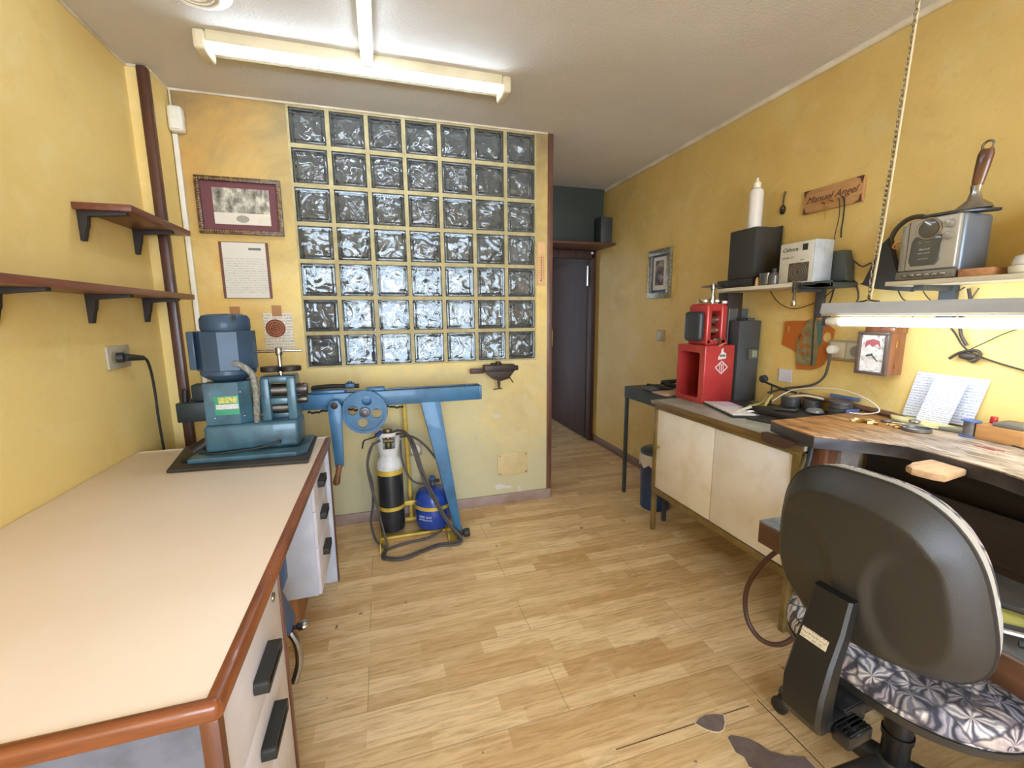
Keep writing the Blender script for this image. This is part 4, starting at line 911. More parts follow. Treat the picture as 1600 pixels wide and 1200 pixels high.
for xx in (1.700, 1.778):
    mb = MB(); mb.cyl((xx, 2.0, zm+.228), (xx, 2.0, zm+.246), .036, n=24, b=.002); mb.build('top_gear', CHROME, RM)
mb = MB(); mb.cyl((1.740, 1.985, zm+.222), (1.740, 1.985, zm+.32), .009, n=14); mb.cyl((1.740, 1.985, zm+.226), (1.740, 1.985, zm+.262), .015, n=14); mb.build('screw_spindle', CHROME, RM)
mb = MB(); mb.cyl((1.740, 1.985, zm+.295), (1.740, 1.985, zm+.330), .013, n=14, b=.002); mb.cyl((1.662, 1.985, zm+.312), (1.818, 1.985, zm+.316), .006, n=10, b=.002); mb.build('tee_handle', CHROME, RM)
mb = MB(); mb.cyl((1.79, 1.95, zm+.222), (1.79, 1.95, zm+.236), .014, n=14); mb.build('lock_nut', IVORY, RM)
# dark boxes behind
KB = thing('control_box', (1.93, 2.0, CT), 'tall dark grey steel control box with a square switch right of the red stand', 'control box')
mb = MB(); mb.box(1.852, 1.996, 1.895, 1.975, CT+.001, 1.235, .004); mb.build('case', GREY, KB)
mb = MB(); mb.box(1.895, 1.940, 1.885, 1.896, 1.235, 1.25, .002); mb.box(1.90, 1.935, 1.91, 1.97, 1.234, 1.25, .002); mb.build('top_lug', GREY, KB)
mb = MB(); mb.box(1.908, 1.965, 1.872, 1.897, 1.025, 1.085, .005); k_ = mb.build('switch', M('dark_switch_plate', '55564c', .4), KB)
mb = MB(); mb.box(1.920, 1.955, 1.864, 1.873, 1.036, 1.075, .004); mb.build('switch_button', M('worn_grey_button', '8c8c78', .4), k_)
K2 = thing('dark_cabinet_box', (1.9, 2.22, CT), 'dark brown box with a pale outlined panel standing behind the red mill', 'box')
mb = MB(); mb.box(1.845, 1.945, 1.982, 2.06, CT+.001, 1.388, .004); mb.build('case', M('dark_brown_case', '3c322e', .5), K2)
mb = MB(); mb.box(1.855, 1.905, 1.979, 1.983, 1.10, 1.30, .002); mb.build('panel', M('grey_panel', '5a5a58', .4), K2)
mb = MB(); mb.tube([(1.853, 1.979, 1.10), (1.907, 1.979, 1.10), (1.907, 1.979, 1.302), (1.853, 1.979, 1.302)], .002, 5, 1, True); mb.build('panel_outline', M('pale_line', '8d8676', .5), K2)
mb = MB(); mb.box(1.945, 1.990, 1.985, 2.04, 1.20, 1.30, .003); mb.build('battery_pack', M('slate_ribbed_plastic', '4e5a5e', .5), label='small slate blue block peeking over the top of the dark grey control box', cat='block')

# left wall shelf with speaker, charger box
SL = thing('wall_shelf', (1.9, 1.8, 1.40), 'short white shelf on the right wall carrying a black loudspeaker and white unit', 'shelf')
mb = MB(); mb.box(1.798, 2.008, 1.553, 2.02, 1.392, 1.409, .001); mb.build('board', M('off_white_shelf_board', 'd9cfb8', .5), SL)
mb = MB(); mb.box(1.86, 2.008, 1.56, 1.585, 1.37, 1.391, .001); mb.box(1.985, 2.008, 1.555, 1.59, 1.25, 1.391, .001); mb.build('bracket', GREY, SL)
mb = MB(); mb.box(1.845, 2.006, 1.415, 1.552, 1.383, 1.405, .002); mb.box(1.845, 1.86, 1.415, 1.552, 1.383, 1.412, .002)
mb.build('metal_tray', M('green_grey_metal', '4d5450', .5, .3), label='narrow green grey metal tray continuing the white shelf', cat='tray')
CLP = thing('hanging_clamp', (1.80, 1.535, 1.32), 'small steel clamp hanging from the end of the white shelf', 'clamp')
mb = MB(); mb.box(1.792, 1.83, 1.538, 1.551, 1.365, 1.412, .002); mb.cyl((1.80, 1.543, 1.365), (1.80, 1.543, 1.322), .006, n=10); mb.build('jaw', STEEL, CLP)
mb = MB(); mb.cyl((1.80, 1.543, 1.33), (1.80, 1.543, 1.305), .011, n=14, b=.002); mb.build('screw', CHROME, CLP)
SPK = M('black_ash_board', '31302c', .55, 0, '282724', 6)
SB = thing('black_amplifier', (1.9, 1.93, 1.41), 'flat black unit lying under the loudspeaker on the white shelf', 'amplifier')
mb = MB(); mb.box(1.815, 1.995, 1.80, 2.045, 1.410, 1.452, .006); mb.build('case', BLACK, SB)
mb = MB(); mb.box(1.813, 1.8155, 1.96, 1.99, 1.426, 1.430); mb.build('badge', CHROME, SB)
LS = thing('loudspeaker', (1.9, 1.9, 1.453), 'black loudspeaker cabinet on the white shelf', 'loudspeaker')
mb = MB(); mb.box(1.832, 1.985, 1.812, 1.985, 1.4525, 1.706, .003); mb.build('cabinet', SPK, LS)
mb = MB(); mb.box(1.984, 1.994, 1.806, 1.99, 1.4525, 1.715, .002); mb.build('back_panel', BLACK, LS)
mb = MB(); mb.box(1.828, 1.833, 1.815, 1.982, 1.456, 1.702, .002); mb.build('grille', M('black_grille_cloth', '35342f', .8, 0, '2c2b27', 200), LS)
BT = thing('plastic_bottle', (1.905, 1.90, 1.707), 'translucent white squeeze bottle on top of the black loudspeaker', 'bottle')
t = NT('milky_plastic'); t.b.inputs['Roughness'].default_value = .35; t.b.inputs['Subsurface Weight'].default_value = .15; t.base(rgb('dcd6cc'))
mb = MB(); mb.lathe([(.030, .0), (.034, .005), (.034, .18), (.031, .195), (.020, .205), (.017, .208)], (1.90, 1.90, 1.7075), 32); mb.build('body', t.m, BT)
mb = MB(); mb.lathe([(.017, .0), (.018, .003), (.018, .024), (.010, .028), (.006, .045), (.003, .050)], (1.90, 1.90, 1.9155), 24); mb.build('cap', M('cream_cap', 'e4dac4', .4), BT)
WBX = thing('polishing_unit', (1.9, 1.58, 1.41), 'white metal unit with square fan grille and script lettering on the white shelf', 'electrical unit')
WM = M('stained_white_enamel', 'cfcabb', .4, 0, 'bcb5a2', 8); WM2 = M('bluish_white_side', 'c9ced4', .4, 0, 'aeb4ba', 12)
mb = MB(); mb.box(1.832, 1.940, 1.497, 1.664, 1.4105, 1.592, .003); mb.build('case', WM, WBX)
mb = MB(); mb.box(1.834, 1.942, 1.492, 1.4975, 1.4105, 1.594, .001); mb.box(1.888, 1.891, 1.490, 1.4925, 1.412, 1.592); mb.build('side_cover', WM2, WBX)
mb = MB(); mb.box(1.829, 1.8325, 1.512, 1.610, 1.416, 1.500, .001); g_ = mb.build('fan_grille', M('dark_grille', '4e463c', .6), WBX)
mb = MB()
for r in (.012, .022, .032, .042): mb.tube([(1.8285, 1.561+r*math.cos(a*PI/14), 1.458+r*math.sin(a*PI/14)) for a in range(28)], .0014, 5, 1, True)
mb.build('grille_rings', M('grille_wire', '7c725f', .5), g_)
mb = MB(); mb.box(1.829, 1.8325, 1.524, 1.548, 1.552, 1.580, .001); mb.build('rocker', BLACK, WBX)
INK = M('dark_ink', '3d4038', .7)
text('Cebora', .026, INK, WBX, (1.8312, 1.612, 1.562), FX, .0004, shear=.35)
text('POW.AT', .015, M('grey_ink', '7f7a6a', .7), WBX, (1.8312, 1.618, 1.525), FX, .0004)
text('mod. 2', .007, M('grey_ink', '7f7a6a', .7), WBX, (1.8312, 1.545, 1.512), FX, .0004)
mb = MB(); mb.prism([(1.425, 1.4125), (1.535, 1.4125), (1.525, 1.50), (1.500, 1.545), (1.450, 1.545), (1.430, 1.47)], 1.947, 1.995, 'x', .004)
mb.build('transformer', M('dark_green_grey_plastic', '4b504b', .5), label='dark grey green transformer leaning behind the white unit', cat='transformer')
# jars on the shelf
t = NT('smoky_glass'); t.b.inputs['Transmission Weight'].default_value = .85; t.b.inputs['Roughness'].default_value = .15; t.base(rgb('a9a49c')); SMG = t.m
mb = MB(); mb.lathe([(.010, 0), (.011, .002), (.009, .03), (.006, .036), (.005, .042)], (1.812, 1.765, 1.4095), 16); mb.build('wooden_peg', M('pale_wood_peg', 'c99c6c', .5), label='tiny pale wooden peg at the edge of the white shelf', cat='peg')
mb = MB(); mb.lathe([(.024, 0), (.028, .004), (.033, .058), (.030, .058), (.025, .008)], (1.828, 1.728, 1.4095), 24); mb.build('glass_cup', SMG, label='empty clear glass cup on the white shelf before the loudspeaker', cat='cup')
J = thing('glass_bottle', (1.83, 1.665, 1.41), 'small dark glass bottle with stopper on the white shelf beside the white unit', 'bottle')
mb = MB(); mb.lathe([(.020, 0), (.023, .004), (.023, .042), (.012, .056), (.009, .060)], (1.826, 1.682, 1.4095), 24); mb.build('bottle', M('brown_grey_glass', '55504a', .12), J)
mb = MB(); mb.lathe([(.010, 0), (.011, .003), (.010, .016)], (1.826, 1.682, 1.4700), 16); mb.build('stopper', BLACK, J)

# wall items above
t = thing('wooden_name_sign', (XR, 1.57, 1.74), 'small light brown wooden sign with burnt script lettering hung on the right wall', 'sign')
mb = MB(); mb.box(XR-.014, XR-.002, 1.432, 1.708, 1.745, 1.851, .002); mb.build('board', M('tan_plywood', 'bb8c5a', .6, 0, 'a87a4a', 10, stretch=(1, 1, 6)), t)
BW_ = M('burnt_brown', '5c3a24', .7)
mb = MB()
for (ya, yb_) in ((1.432, 1), (1.708, -1)):
    for (za, zb_) in ((1.745, 1), (1.851, -1)):
        p = [(ya, za), (ya+yb_*.038, za), (ya+yb_*.016, za+zb_*.008), (ya+yb_*.006, za+zb_*.032)]
        mb.prism(p, XR-.0155, XR-.0141, 'x')
mb.build('burnt_corners', BW_, t)
text('Manuel Angel', .043, BW_, t, (XR-.0145, 1.575, 1.803), FX, .0006, shear=.4)
mb = MB()
for k, (y, a) in enumerate(((1.60, .03), (1.56, .045))): mb.cyl((XR-.014, y, 1.775), (XR-.035, y, 1.779), .0035, n=8)
mb.build('nail', M('copper_nail', 'c78a5c', .3, .9), t)
for (pts, r, m, lab) in (([(1.535, 1.782), (1.525, 1.765), (1.520, 1.70), (1.530, 1.62), (1.528, 1.60)], .0018, BLACK, 'loose black cord hanging from the wooden sign, left strand'), ([(1.520, 1.785), (1.505, 1.77), (1.500, 1.70), (1.503, 1.64), (1.500, 1.605)], .003, BLACK, 'thick dark lace hanging from the wooden sign to its right')):
    mb = MB(); mb.tube([(XR-.02, y, z) for y, z in pts], r, 6); mb.build('loose_cord', m, label=lab, cat='cord')
mb = MB(); mb.tube([(XR-.02, 1.588, 1.785), (XR-.02, 1.582, 1.76), (XR-.02, 1.592, 1.73), (XR-.02, 1.585, 1.715), (XR-.02, 1.59, 1.70)], .0015, 6); mb.tube([(XR-.02, 1.580, 1.785), (XR-.02, 1.59, 1.755), (XR-.02, 1.58, 1.74), (XR-.02, 1.588, 1.72)], .0015, 6)
mb.build('gold_chain', BRASS, label='fine gold coloured chain hooked on the wooden sign', cat='chain')
t = thing('hanging_pendant', (XR, 1.826, 1.77), 'small dark pendant tool on a nail between bottle and wooden sign', 'pendant')
mb = MB(); mb.tube([(XR-.006, 1.822, 1.885), (XR-.008, 1.826, 1.86), (XR-.008, 1.828, 1.82)], .0035, 8); mb.build('stem', BLACK, t)
mb = MB(); mb.tube([(XR-.008, 1.828+.012*math.cos(a*PI/6), 1.797+.020*math.sin(a*PI/6)) for a in range(12)], .004, 6, 2, True); mb.sph((XR-.009, 1.828, 1.79), .009, (.6, 1, 1.2)); mb.build('ring', IRON, t)

# right shelf with radio
SR = thing('wall_shelf', (1.9, .8, 1.37), 'white shelf at the right edge carrying the silver radio', 'shelf')
mb = MB(); mb.box(1.782, 2.008, .45, 1.162, 1.369, 1.384, .001); mb.build('board', M('off_white_shelf_board', 'd9cfb8', .5), SR)
mb = MB(); mb.box(1.83, 2.008, 1.07, 1.10, 1.350, 1.368, .001); mb.box(1.985, 2.008, 1.06, 1.11, 1.22, 1.368, .002); mb.build('bracket', GREY, SR)
mb = MB(); mb.box(1.83, 2.008, .52, .55, 1.350, 1.368, .001); mb.box(1.985, 2.008, .51, .56, 1.22, 1.368, .002); mb.build('bracket', GREY, SR)
RD = thing('radio_cassette', (1.88, 1.05, 1.385), 'silver radio cassette player with round dial on the right shelf', 'radio')
SIL = M('silver_plastic', 'b3aea2', .35, .3, 'a39e92', 5); SILD = M('blue_grey_silver', '7d8690', .4, .4, '6c757e', 4)
mb = MB(); mb.box(1.815, 1.952, .968, 1.135, 1.386, 1.592, .012, seg=3); mb.build('case', SILD, RD)
mb = MB(); mb.box(1.800, 1.818, .975, 1.118, 1.418, 1.590, .006, seg=3); fp = mb.build('front_panel', SIL, RD)
mb = MB(); mb.box(1.802, 1.820, 1.118, 1.140, 1.418, 1.578, .004); mb.build('side_strip', M('grey_silver_strip', '8f8b80', .4, .2), RD)
mb = MB(); mb.box(1.796, 1.818, .970, 1.142, 1.386, 1.4165, .006); kp = mb.build('key_row', M('dark_silver_keys_base', '7b776c', .4, .3), RD)
for k in range(6):
    mb = MB(); mb.box(1.792, 1.797, .992+k*.022, 1.009+k*.022, 1.395, 1.404, .001); mb.build('key', CHROME, kp)
mb = MB(); mb.cyl((1.800, 1.060, 1.553), (1.796, 1.060, 1.553), .030, n=32, b=.001); mb.build('tuning_dial', M('dark_dial', '55524c', .15, coat=.8), RD)
mb = MB(); mb.tube([(1.7975, 1.057+.033*math.cos(a*PI/16), 1.553+.033*math.sin(a*PI/16)) for a in range(32)], .003, 6, 1, True); mb.build('dial_ring', M('bronze_silver_ring', '9d9384', .3, .6), RD)
for z in (1.560, 1.523):
    mb = MB(); mb.cyl((1.800, .999, z), (1.785, .999, z), .0135, .012, n=24, b=.002); mb.build('knob', M('satin_knob', 'a8a294', .35, .5), RD)
mb = MB(); mb.prism([(1.018, 1.510), (1.020, 1.53), (1.095, 1.53), (1.103, 1.515), (1.106, 1.45), (1.098, 1.432), (1.028, 1.432), (1.018, 1.446)], 1.7975, 1.8005, 'x', .0008); cs = mb.build('cassette_door', M('dark_grey_window', '55564f', .2, coat=.5), RD)
LBL = M('pale_grey_print', 'b9b7ac', .6)
text('Basswell', .009, LBL, cs, (1.797, 1.063, 1.487), FX, .0003, shear=.3)
text('RADIO CASSETTE', .0045, LBL, cs, (1.797, 1.063, 1.474), FX, .0003)
text('AUTO STOP', .005, LBL, cs, (1.797, 1.063, 1.455), FX, .0003)
mb = MB(); mb.box(1.796, 1.7975, 1.045, 1.062, 1.508, 1.513); mb.box(1.796, 1.7975, 1.074, 1.084, 1.508, 1.512); mb.build('badge', CHROME, cs)
mb = MB(); mb.tube([(1.80, 1.145, 1.50), (1.79, 1.156, 1.505), (1.79, 1.15, 1.52), (1.80, 1.14, 1.525)], .003, 6); mb.build('cord_hook', M('copper_nail', 'c78a5c', .3, .9), RD)
mb = MB(); mb.box(1.80, 1.955, .880, .962, 1.385, 1.410, .002); mb.build('flat_wooden_box', wood('orange_brown_wood', 'c08a5e', '9a6a48', 5, (1, 10, 10), .45), label='flat orange brown box on the shelf right of the radio', cat='box')
BRN = thing('upright_trowel', (1.87, 1.0, 1.595), 'wooden handled metal tool with ring top standing on the silver radio', 'tool')
mb = MB(); mb.prism([(1.805, 1.08), (1.83, 1.06), (1.89, .985), (1.925, .945), (1.915, .935), (1.86, .95), (1.81, 1.01)], 1.5935, 1.603, 'z', .002); mb.build('blade', M('dark_grey_blade', '4a4a4e', .35, .6), BRN)
mb = MB(); mb.lathe([(.052, 0), (.045, .012), (.020, .030), (.013, .055), (.015, .075)], (1.868, .985, 1.6035), 24, Matrix.Diagonal((.5, 1, 1))); mb.build('collar', CHROME, BRN)
mb = MB(); mb.lathe([(.014, 0), (.016, .01), (.019, .05), (.021, .09), (.017, .105)], (1.868, .983, 1.678), 20, Matrix.Rotation(.12, 3, 'X') @ Matrix.Diagonal((.7, 1, 1))); mb.build('handle', wood('polished_brown_handle', '7c4f34', '4b2c1c', 12, (3, 3, 1), .3, .5), BRN)
mb = MB(); mb.tube([(1.868, .970+.014*math.cos(a*PI/8), 1.793+.014*math.sin(a*PI/8)) for a in range(16)], .004, 8, 1, True); mb.build('ring', CHROME, BRN)
DL = thing('black_desk_lamp', (1.95, 1.28, 1.36), 'black wedge shaped shade with curved tube arm left of the radio', 'lamp')
mb = MB(); mb.prism([(1.372, 1.395), (1.352, 1.395), (1.300, 1.545), (1.275, 1.57), (1.262, 1.50), (1.235, 1.43), (1.16, 1.385), (1.18, 1.352), (1.30, 1.368)], 1.945, 1.975, 'x', .003); mb.build('shade', M('matt_black_metal', '302f2d', .5), DL)
mb = MB(); mb.tube([(1.955, 1.278, 1.545), (1.955, 1.262, 1.59), (1.955, 1.235, 1.618), (1.952, 1.205, 1.628), (1.94, 1.165, 1.622), (1.93, 1.145, 1.60)], .009, 10); mb.tube([(1.96, 1.262, 1.47), (1.955, 1.24, 1.425), (1.95, 1.20, 1.405), (1.945, 1.15, 1.40)], .004, 8); mb.build('arm', M('dark_tube', '4b463e', .45), DL)
CP = thing('white_plastic_pots', (1.86, .80, 1.385), 'pile of white plastic pots on the right shelf at the picture edge', 'pots')
mb = MB(); mb.lathe([(.035, 0), (.040, .005), (.042, .02), (.038, .025)], (1.84, .818, 1.3845), 24); mb.build('lower_pot', WHITEP, CP)
mb = MB(); mb.lathe([(.040, 0), (.042, .006), (.036, .026), (.02, .032)], (1.84, .812, 1.4105), 24); mb.build('upper_pot', M('white_translucent_lid', 'e3e3e0', .3), CP)
mb = MB(); mb.box(1.88, 1.97, .60, .79, 1.385, 1.60, .004); mb.build('dark_blue_case', M('dark_slate_case', '39414c', .5), label='dark slate case standing at the right edge of the shelf', cat='case')

# sockets, clock, template on the wall
t = thing('wall_socket', (XR, 1.42, 1.06), 'beige double socket with a white round plug on the right wall over the cabinet', 'socket')
mb = MB(); mb.box(XR-.012, XR-.001, 1.345, 1.512, 1.060, 1.150, .004); mb.build('face_plate', M('beige_plastic', 'a89c86', .45), t)
mb = MB(); mb.box(XR-.015, XR-.011, 1.432, 1.500, 1.070, 1.140, .003); mb.box(XR-.015, XR-.011, 1.352, 1.425, 1.070, 1.140, .003); mb.build('insert', M('cream_insert', 'c9bda0', .45), t)
mb = MB(); mb.cyl((XR-.014, 1.385, 1.105), (XR-.017, 1.385, 1.105), .024, n=22); mb.build('outlet', M('grey_socket_well', '8c8470', .5), t)
C2 = thing('power_cable', (1.9, 1.5, .82), 'white round plug with thick grey cord dropping from the double socket behind the bench', 'cable')
mb = MB(); mb.cyl((XR-.015, 1.475, 1.105), (XR-.048, 1.475, 1.108), .022, .019, n=22, b=.004); mb.build('plug', WHITEP, C2)
mb = MB(); mb.tube([(XR-.042, 1.475, 1.095), (XR-.040, 1.48, 1.04), (XR-.030, 1.50, .98), (XR-.022, 1.55, .935), (XR-.018, 1.62, .91), (XR-.018, 1.70, .89), (XR-.03, 1.80, .85)], .006, 8); mb.build('cord', M('dark_grey_cord', '5c564e', .5), C2)
CK = thing('wall_clock', (1.95, 1.26, 1.02), 'brown wooden box clock with a pictured dial on the right wall above the bench', 'clock')
CW = wood('reddish_clock_wood', '8f5638', '6b3c28', 6, (6, 6, 1), .35, .3); CWD = M('dark_clock_frame', '5a4a42', .4)
mb = MB(); mb.box(1.918, 2.006, 1.206, 1.316, 1.024, 1.192, .002); mb.box(1.93, 2.006, 1.202, 1.312, 1.19, 1.215, .002); mb.build('case', CW, CK)
mb = MB()
for a in ((1.202, 1.320, 1.022, 1.034), (1.202, 1.320, 1.184, 1.196), (1.202, 1.216, 1.034, 1.184), (1.306, 1.320, 1.034, 1.184)): mb.box(1.903, 1.920, a[0], a[1], a[2], a[3], .002)
mb.build('front_frame', CWD, CK)
mb = MB(); mb.box(1.912, 1.919, 1.216, 1.306, 1.034, 1.184); mb.build('dial', blotch('pictured_dial', [(.42, 'ded6cc'), (.55, 'c9c0b4'), (.63, '8d8a84'), (.7, '55504c')], 26, 1.6), CK, smooth=0)
mb = MB(); mb.prism([(1.232, 1.130), (1.24, 1.160), (1.262, 1.168), (1.290, 1.158), (1.292, 1.130), (1.276, 1.145), (1.262, 1.135), (1.246, 1.148)], 1.9105, 1.912, 'x'); mb.build('dial_motif', M('faded_red_print', 'a8595a', .7), CK)
mb = MB(); mb.cyl((1.909, 1.262, 1.105), (1.909, 1.238, 1.078), .0018, n=6); mb.cyl((1.909, 1.262, 1.105), (1.909, 1.282, 1.098), .0022, n=6); mb.sph((1.909, 1.262, 1.105), .004, n=8); mb.build('hands', BLACK, CK)
mb = MB(); mb.tube([(1.955, 1.2045, 1.135), (1.955, 1.2045, 1.16)], .002, 6, 1); mb.tube([(1.962, 1.2045, 1.05), (1.958, 1.2045, 1.068)], .002, 6, 1); mb.build('side_catch', BRASS, CK)
t = NT('translucent_orange_plastic'); t.b.inputs['Roughness'].default_value = .3; t.b.inputs['Transmission Weight'].default_value = .35; t.base(rgb('d97d33')); ORG = t.m
TP = thing('orange_template', (XR, 1.64, 1.0), 'orange translucent plastic template hanging on the right wall behind the green one', 'template')
bm_ = MB()
outer = [(1.756, 1.232), (1.640, 1.235), (1.600, 1.250), (1.560, 1.240), (1.493, 1.196), (1.500, 1.11), (1.512, 1.075), (1.530, 1.03), (1.580, 1.000), (1.668, .992), (1.672, 1.070), (1.700, 1.090), (1.762, 1.112)]
holed(bm_, outer, [circ((1.732, 1.195), .009, .017), circ((1.525, 1.160), .022, .024)], XR-.004, .003); bm_.build('plate', ORG, TP)
G2 = thing('green_template', (XR, 1.6, 1.02), 'green grey stencil plate with oval holes hanging over the orange template', 'template')
outer2 = [(1.625, 1.238), (1.585, 1.244), (1.560, 1.10), (1.568, 1.018), (1.668, 1.020), (1.676, 1.13)]
hs = [circ((1.655, 1.155), .014, .015), circ((1.626, 1.170), .009, .012), circ((1.650, 1.115), .015, .018), circ((1.615, 1.110), .010, .016), circ((1.612, 1.078), .008, .010), circ((1.64, 1.072), .009, .012)]
t = NT('green_grey_plastic'); t.b.inputs['Roughness'].default_value = .35; t.base(t.ramp(t.noise(t.coord(), 30, 3), [(.4, rgb('6f6b48')), (.65, rgb('8f845a'))])); GRT = t.m
b2 = MB(); holed(b2, outer2, hs, XR-.009, .002); b2.build('plate', GRT, G2)
mb = MB(); mb.box(XR-.0075, XR-.006, 1.548, 1.60, 1.12, 1.235); mb.build('back_plate', M('teal_plastic', '4d6a62', .4), G2)
mb = MB(); mb.tube([(XR-.012, 1.583, 1.02), (XR-.012, 1.592, 1.24), (XR-.02, 1.565, 1.26), (XR-.03, 1.52, 1.30), (XR-.03, 1.50, 1.38)], .0035, 6); mb.build('hanging_loop', BLACK, G2)

# cables on the wall
CBK = M('brown_black_cable', '40372e', .5)
W1 = thing('wall_cables', (XR, 1.1, 1.3), 'tangle of thin dark cables sagging along the right wall under the shelves', 'cable')
X = XR-.012
for pts, r in (([(1.86, 1.40), (1.80, 1.33), (1.70, 1.295), (1.58, 1.33), (1.50, 1.39)], .0022), ([(1.44, 1.50), (1.40, 1.47), (1.36, 1.48), (1.30, 1.47), (1.16, 1.47)], .003), ([(1.46, 1.44), (1.42, 1.40), (1.40, 1.33), (1.44, 1.28), (1.50, 1.26)], .0035), ([(1.25, 1.36), (1.22, 1.32), (1.15, 1.30), (1.08, 1.33), (1.04, 1.36)], .0022), ([(1.17, 1.37), (1.15, 1.33), (1.11, 1.30), (1.10, 1.28)], .002), ([(1.03, 1.355), (1.02, 1.30), (1.035, 1.26), (1.03, 1.20), (1.01, 1.155)], .005), ([(1.00, 1.355), (1.015, 1.32), (1.03, 1.29)], .0022), ([(1.19, 1.26), (1.15, 1.225), (1.10, 1.215), (1.06, 1.235), (1.04, 1.26)], .0018), ([(1.09, 1.25), (1.05, 1.20), (1.02, 1.155), (.99, 1.13), (.93, 1.105), (.80, 1.07)], .003), ([(1.0, 1.14), (.96, 1.17), (.90, 1.21), (.80, 1.25)], .0018)):
    mb = MB(); mb.tube([(X-random.random()*.01, y, z) for y, z in pts], r, 6); mb.build('cable', CBK, W1)
mb = MB(); mb.tube([(X-.01, 1.05, 1.105), (X-.01, 1.02, 1.13), (X-.01, .98, 1.14), (X-.01, .965, 1.125), (X-.01, .98, 1.10), (X-.01, 1.0, 1.11)], .005, 8); mb.sph((X-.01, 1.0, 1.118), .016, (.7, 1.6, .8)); mb.build('cable_knot', CBK, W1)

# ------------------------------------------------------------------ jeweller's bench
BZ = .85
BN = thing('jewellers_bench', (1.7, .8, 0), "heavy worn wooden jeweller's bench with a curved cut-out front at the right", 'workbench')
def bench_top_mat():
    t = NT('worn_bench_wood'); t.b.inputs['Roughness'].default_value = .45
    co = t.coord(); gr = t.noise(t.coord((5, 1.2, 5)), 7, 8, .65, 1.0)
    sep = t.new('ShaderNodeSeparateXYZ'); t.l.new(co, sep.inputs[0])
    brown = t.ramp(gr, [(.33, rgb('d9a468')), (.47, rgb('b37d45')), (.57, rgb('8f6236')), (.66, rgb('4e3320'))])
    grey = t.ramp(gr, [(.33, rgb('d6c6b0')), (.48, rgb('b3a08a')), (.58, rgb('7f6d5c')), (.68, rgb('54453a'))])
    k = t.new('ShaderNodeMapRange'); k.inputs[1].default_value = .12; k.inputs[2].default_value = .34
    t.l.new(t.math('ADD', sep.outputs[1], t.math('MULTIPLY', t.math('SUBTRACT', t.noise(co, 9, 4), .5), .25)), k.inputs[0])
    t.base(t.mix(k.outputs[0], grey, brown)); t.bump(gr, .3, .004); return t.m
BTM = bench_top_mat()
poly = [(2.005, 1.318), (1.476, 1.316), (1.446, 1.205), (1.424, 1.092), (1.50, 1.03), (1.548, .988), (1.585, .945), (1.602, .915), (1.600, .86), (1.594, .80), (1.583, .70), (1.556, .63), (1.50, .53), (1.43, .45), (1.40, .30), (1.40, -.15), (2.005, -.15)]
mb = MB(); mb.prism(poly, BZ-.004, BZ, 'z', .001); mb.build('bench_top', BTM, BN)
mb = MB(); mb.prism(poly, BZ-.044, BZ-.0045, 'z', .002); mb.build('bench_edge', M('dark_worn_edge', '444044', .42, 0, '322b28', 10, .4, .65), BN)
mb = MB(); mb.prism([(1.315, BZ-.044), (1.315, BZ-.075), (1.27, BZ-.082), (1.21, BZ-.082), (1.16, BZ-.044)], 1.428, 1.459, 'x', .003); mb.build('corbel', M('dark_bench_brown', '4a3428', .5), BN)
BWN = wood('brown_bench_leg', '7a4c32', '56331f', 4, (8, 8, 1), .5); BWD = wood('dark_bench_panel', '3a2e24', '2b211a', 4, (8, 1, 8), .55)
mb = MB(); mb.box(1.505, 1.560, 1.105, 1.165, 0, BZ-.044, .004); mb.build('leg', BWN, BN)
mb = MB(); mb.box(1.505, 1.575, -.10, -.03, 0, BZ-.044, .004); mb.build('leg', BWN, BN)
mb = MB(); mb.box(1.561, 1.65, 1.09, 1.11, .45, BZ-.046); mb.build('side_panel', M('whitish_worn_panel', 'a39890', .6, 0, '7c7068', 14), BN)
mb = MB(); mb.box(1.80, 1.82, -.1, 1.16, .1, BZ-.046); mb.build('back_panel', BWD, BN)
mb = MB(); mb.box(1.70, 1.80, -.1, 1.12, .63, .66, .002); mb.box(1.69, 1.705, -.1, 1.12, .54, .69, .002); mb.build('rail', BWD, BN)
mb = MB(); mb.box(1.575, 1.80, -.05, 1.12, .12, .14, .002); mb.build('low_shelf', M('dusty_board', '5c5046', .7), BN)
# pull-out catch tray with leather-like bed
TR = thing('catch_tray', (1.3, .7, .53), 'pulled out brown wooden catch tray under the bench cut-out', 'tray')
mb = MB(); mb.box(1.148, 1.165, .12, 1.035, .532, .602, .003); mb.box(1.165, 1.62, 1.018, 1.035, .532, .602, .003); mb.box(1.165, 1.62, .12, .137, .532, .602, .003); mb.build('rim', wood('brown_tray_wood', '654632', '4a3020', 4, (8, 1, 8), .45), TR)
mb = MB(); mb.prism([(1.149, 1.035), (1.149, .90), (1.19, .955), (1.25, 1.035)], .602, .607, 'z'); mb.build('corner_plate', blotch('worn_blue_grey', [(.4, '5a6266'), (.6, '8d8880')], 20, 1), TR)
mb = MB(); mb.box(1.165, 1.62, .137, 1.018, .536, .548); mb.build('bed', M('grey_leather', '6c6862', .6, 0, '56524c', 10), TR)
for k, (a, b, m, nm, lab) in enumerate((((1.25, .50, .592), (1.42, .30, .60), CHROME, 'steel_rod', 'bright steel rod lying across the catch tray near the chair back'), ((1.22, .46, .600), (1.40, .16, .605), BLACK, 'black_file', 'black file lying on the catch tray, nearest the viewer'), ((1.34, .56, .60), (1.46, .30, .605), BLACK, 'black_file', 'black file lying on the catch tray, farther from the viewer'), ((1.30, .55, .575), (1.50, .45, .575), STEEL, 'steel_strip', 'flat grey steel tool under the black files in the tray'))):
    mb = MB(); mb.cyl(a, b, .007, .005, n=8); mb.build(nm, m, label=lab, cat='tool')
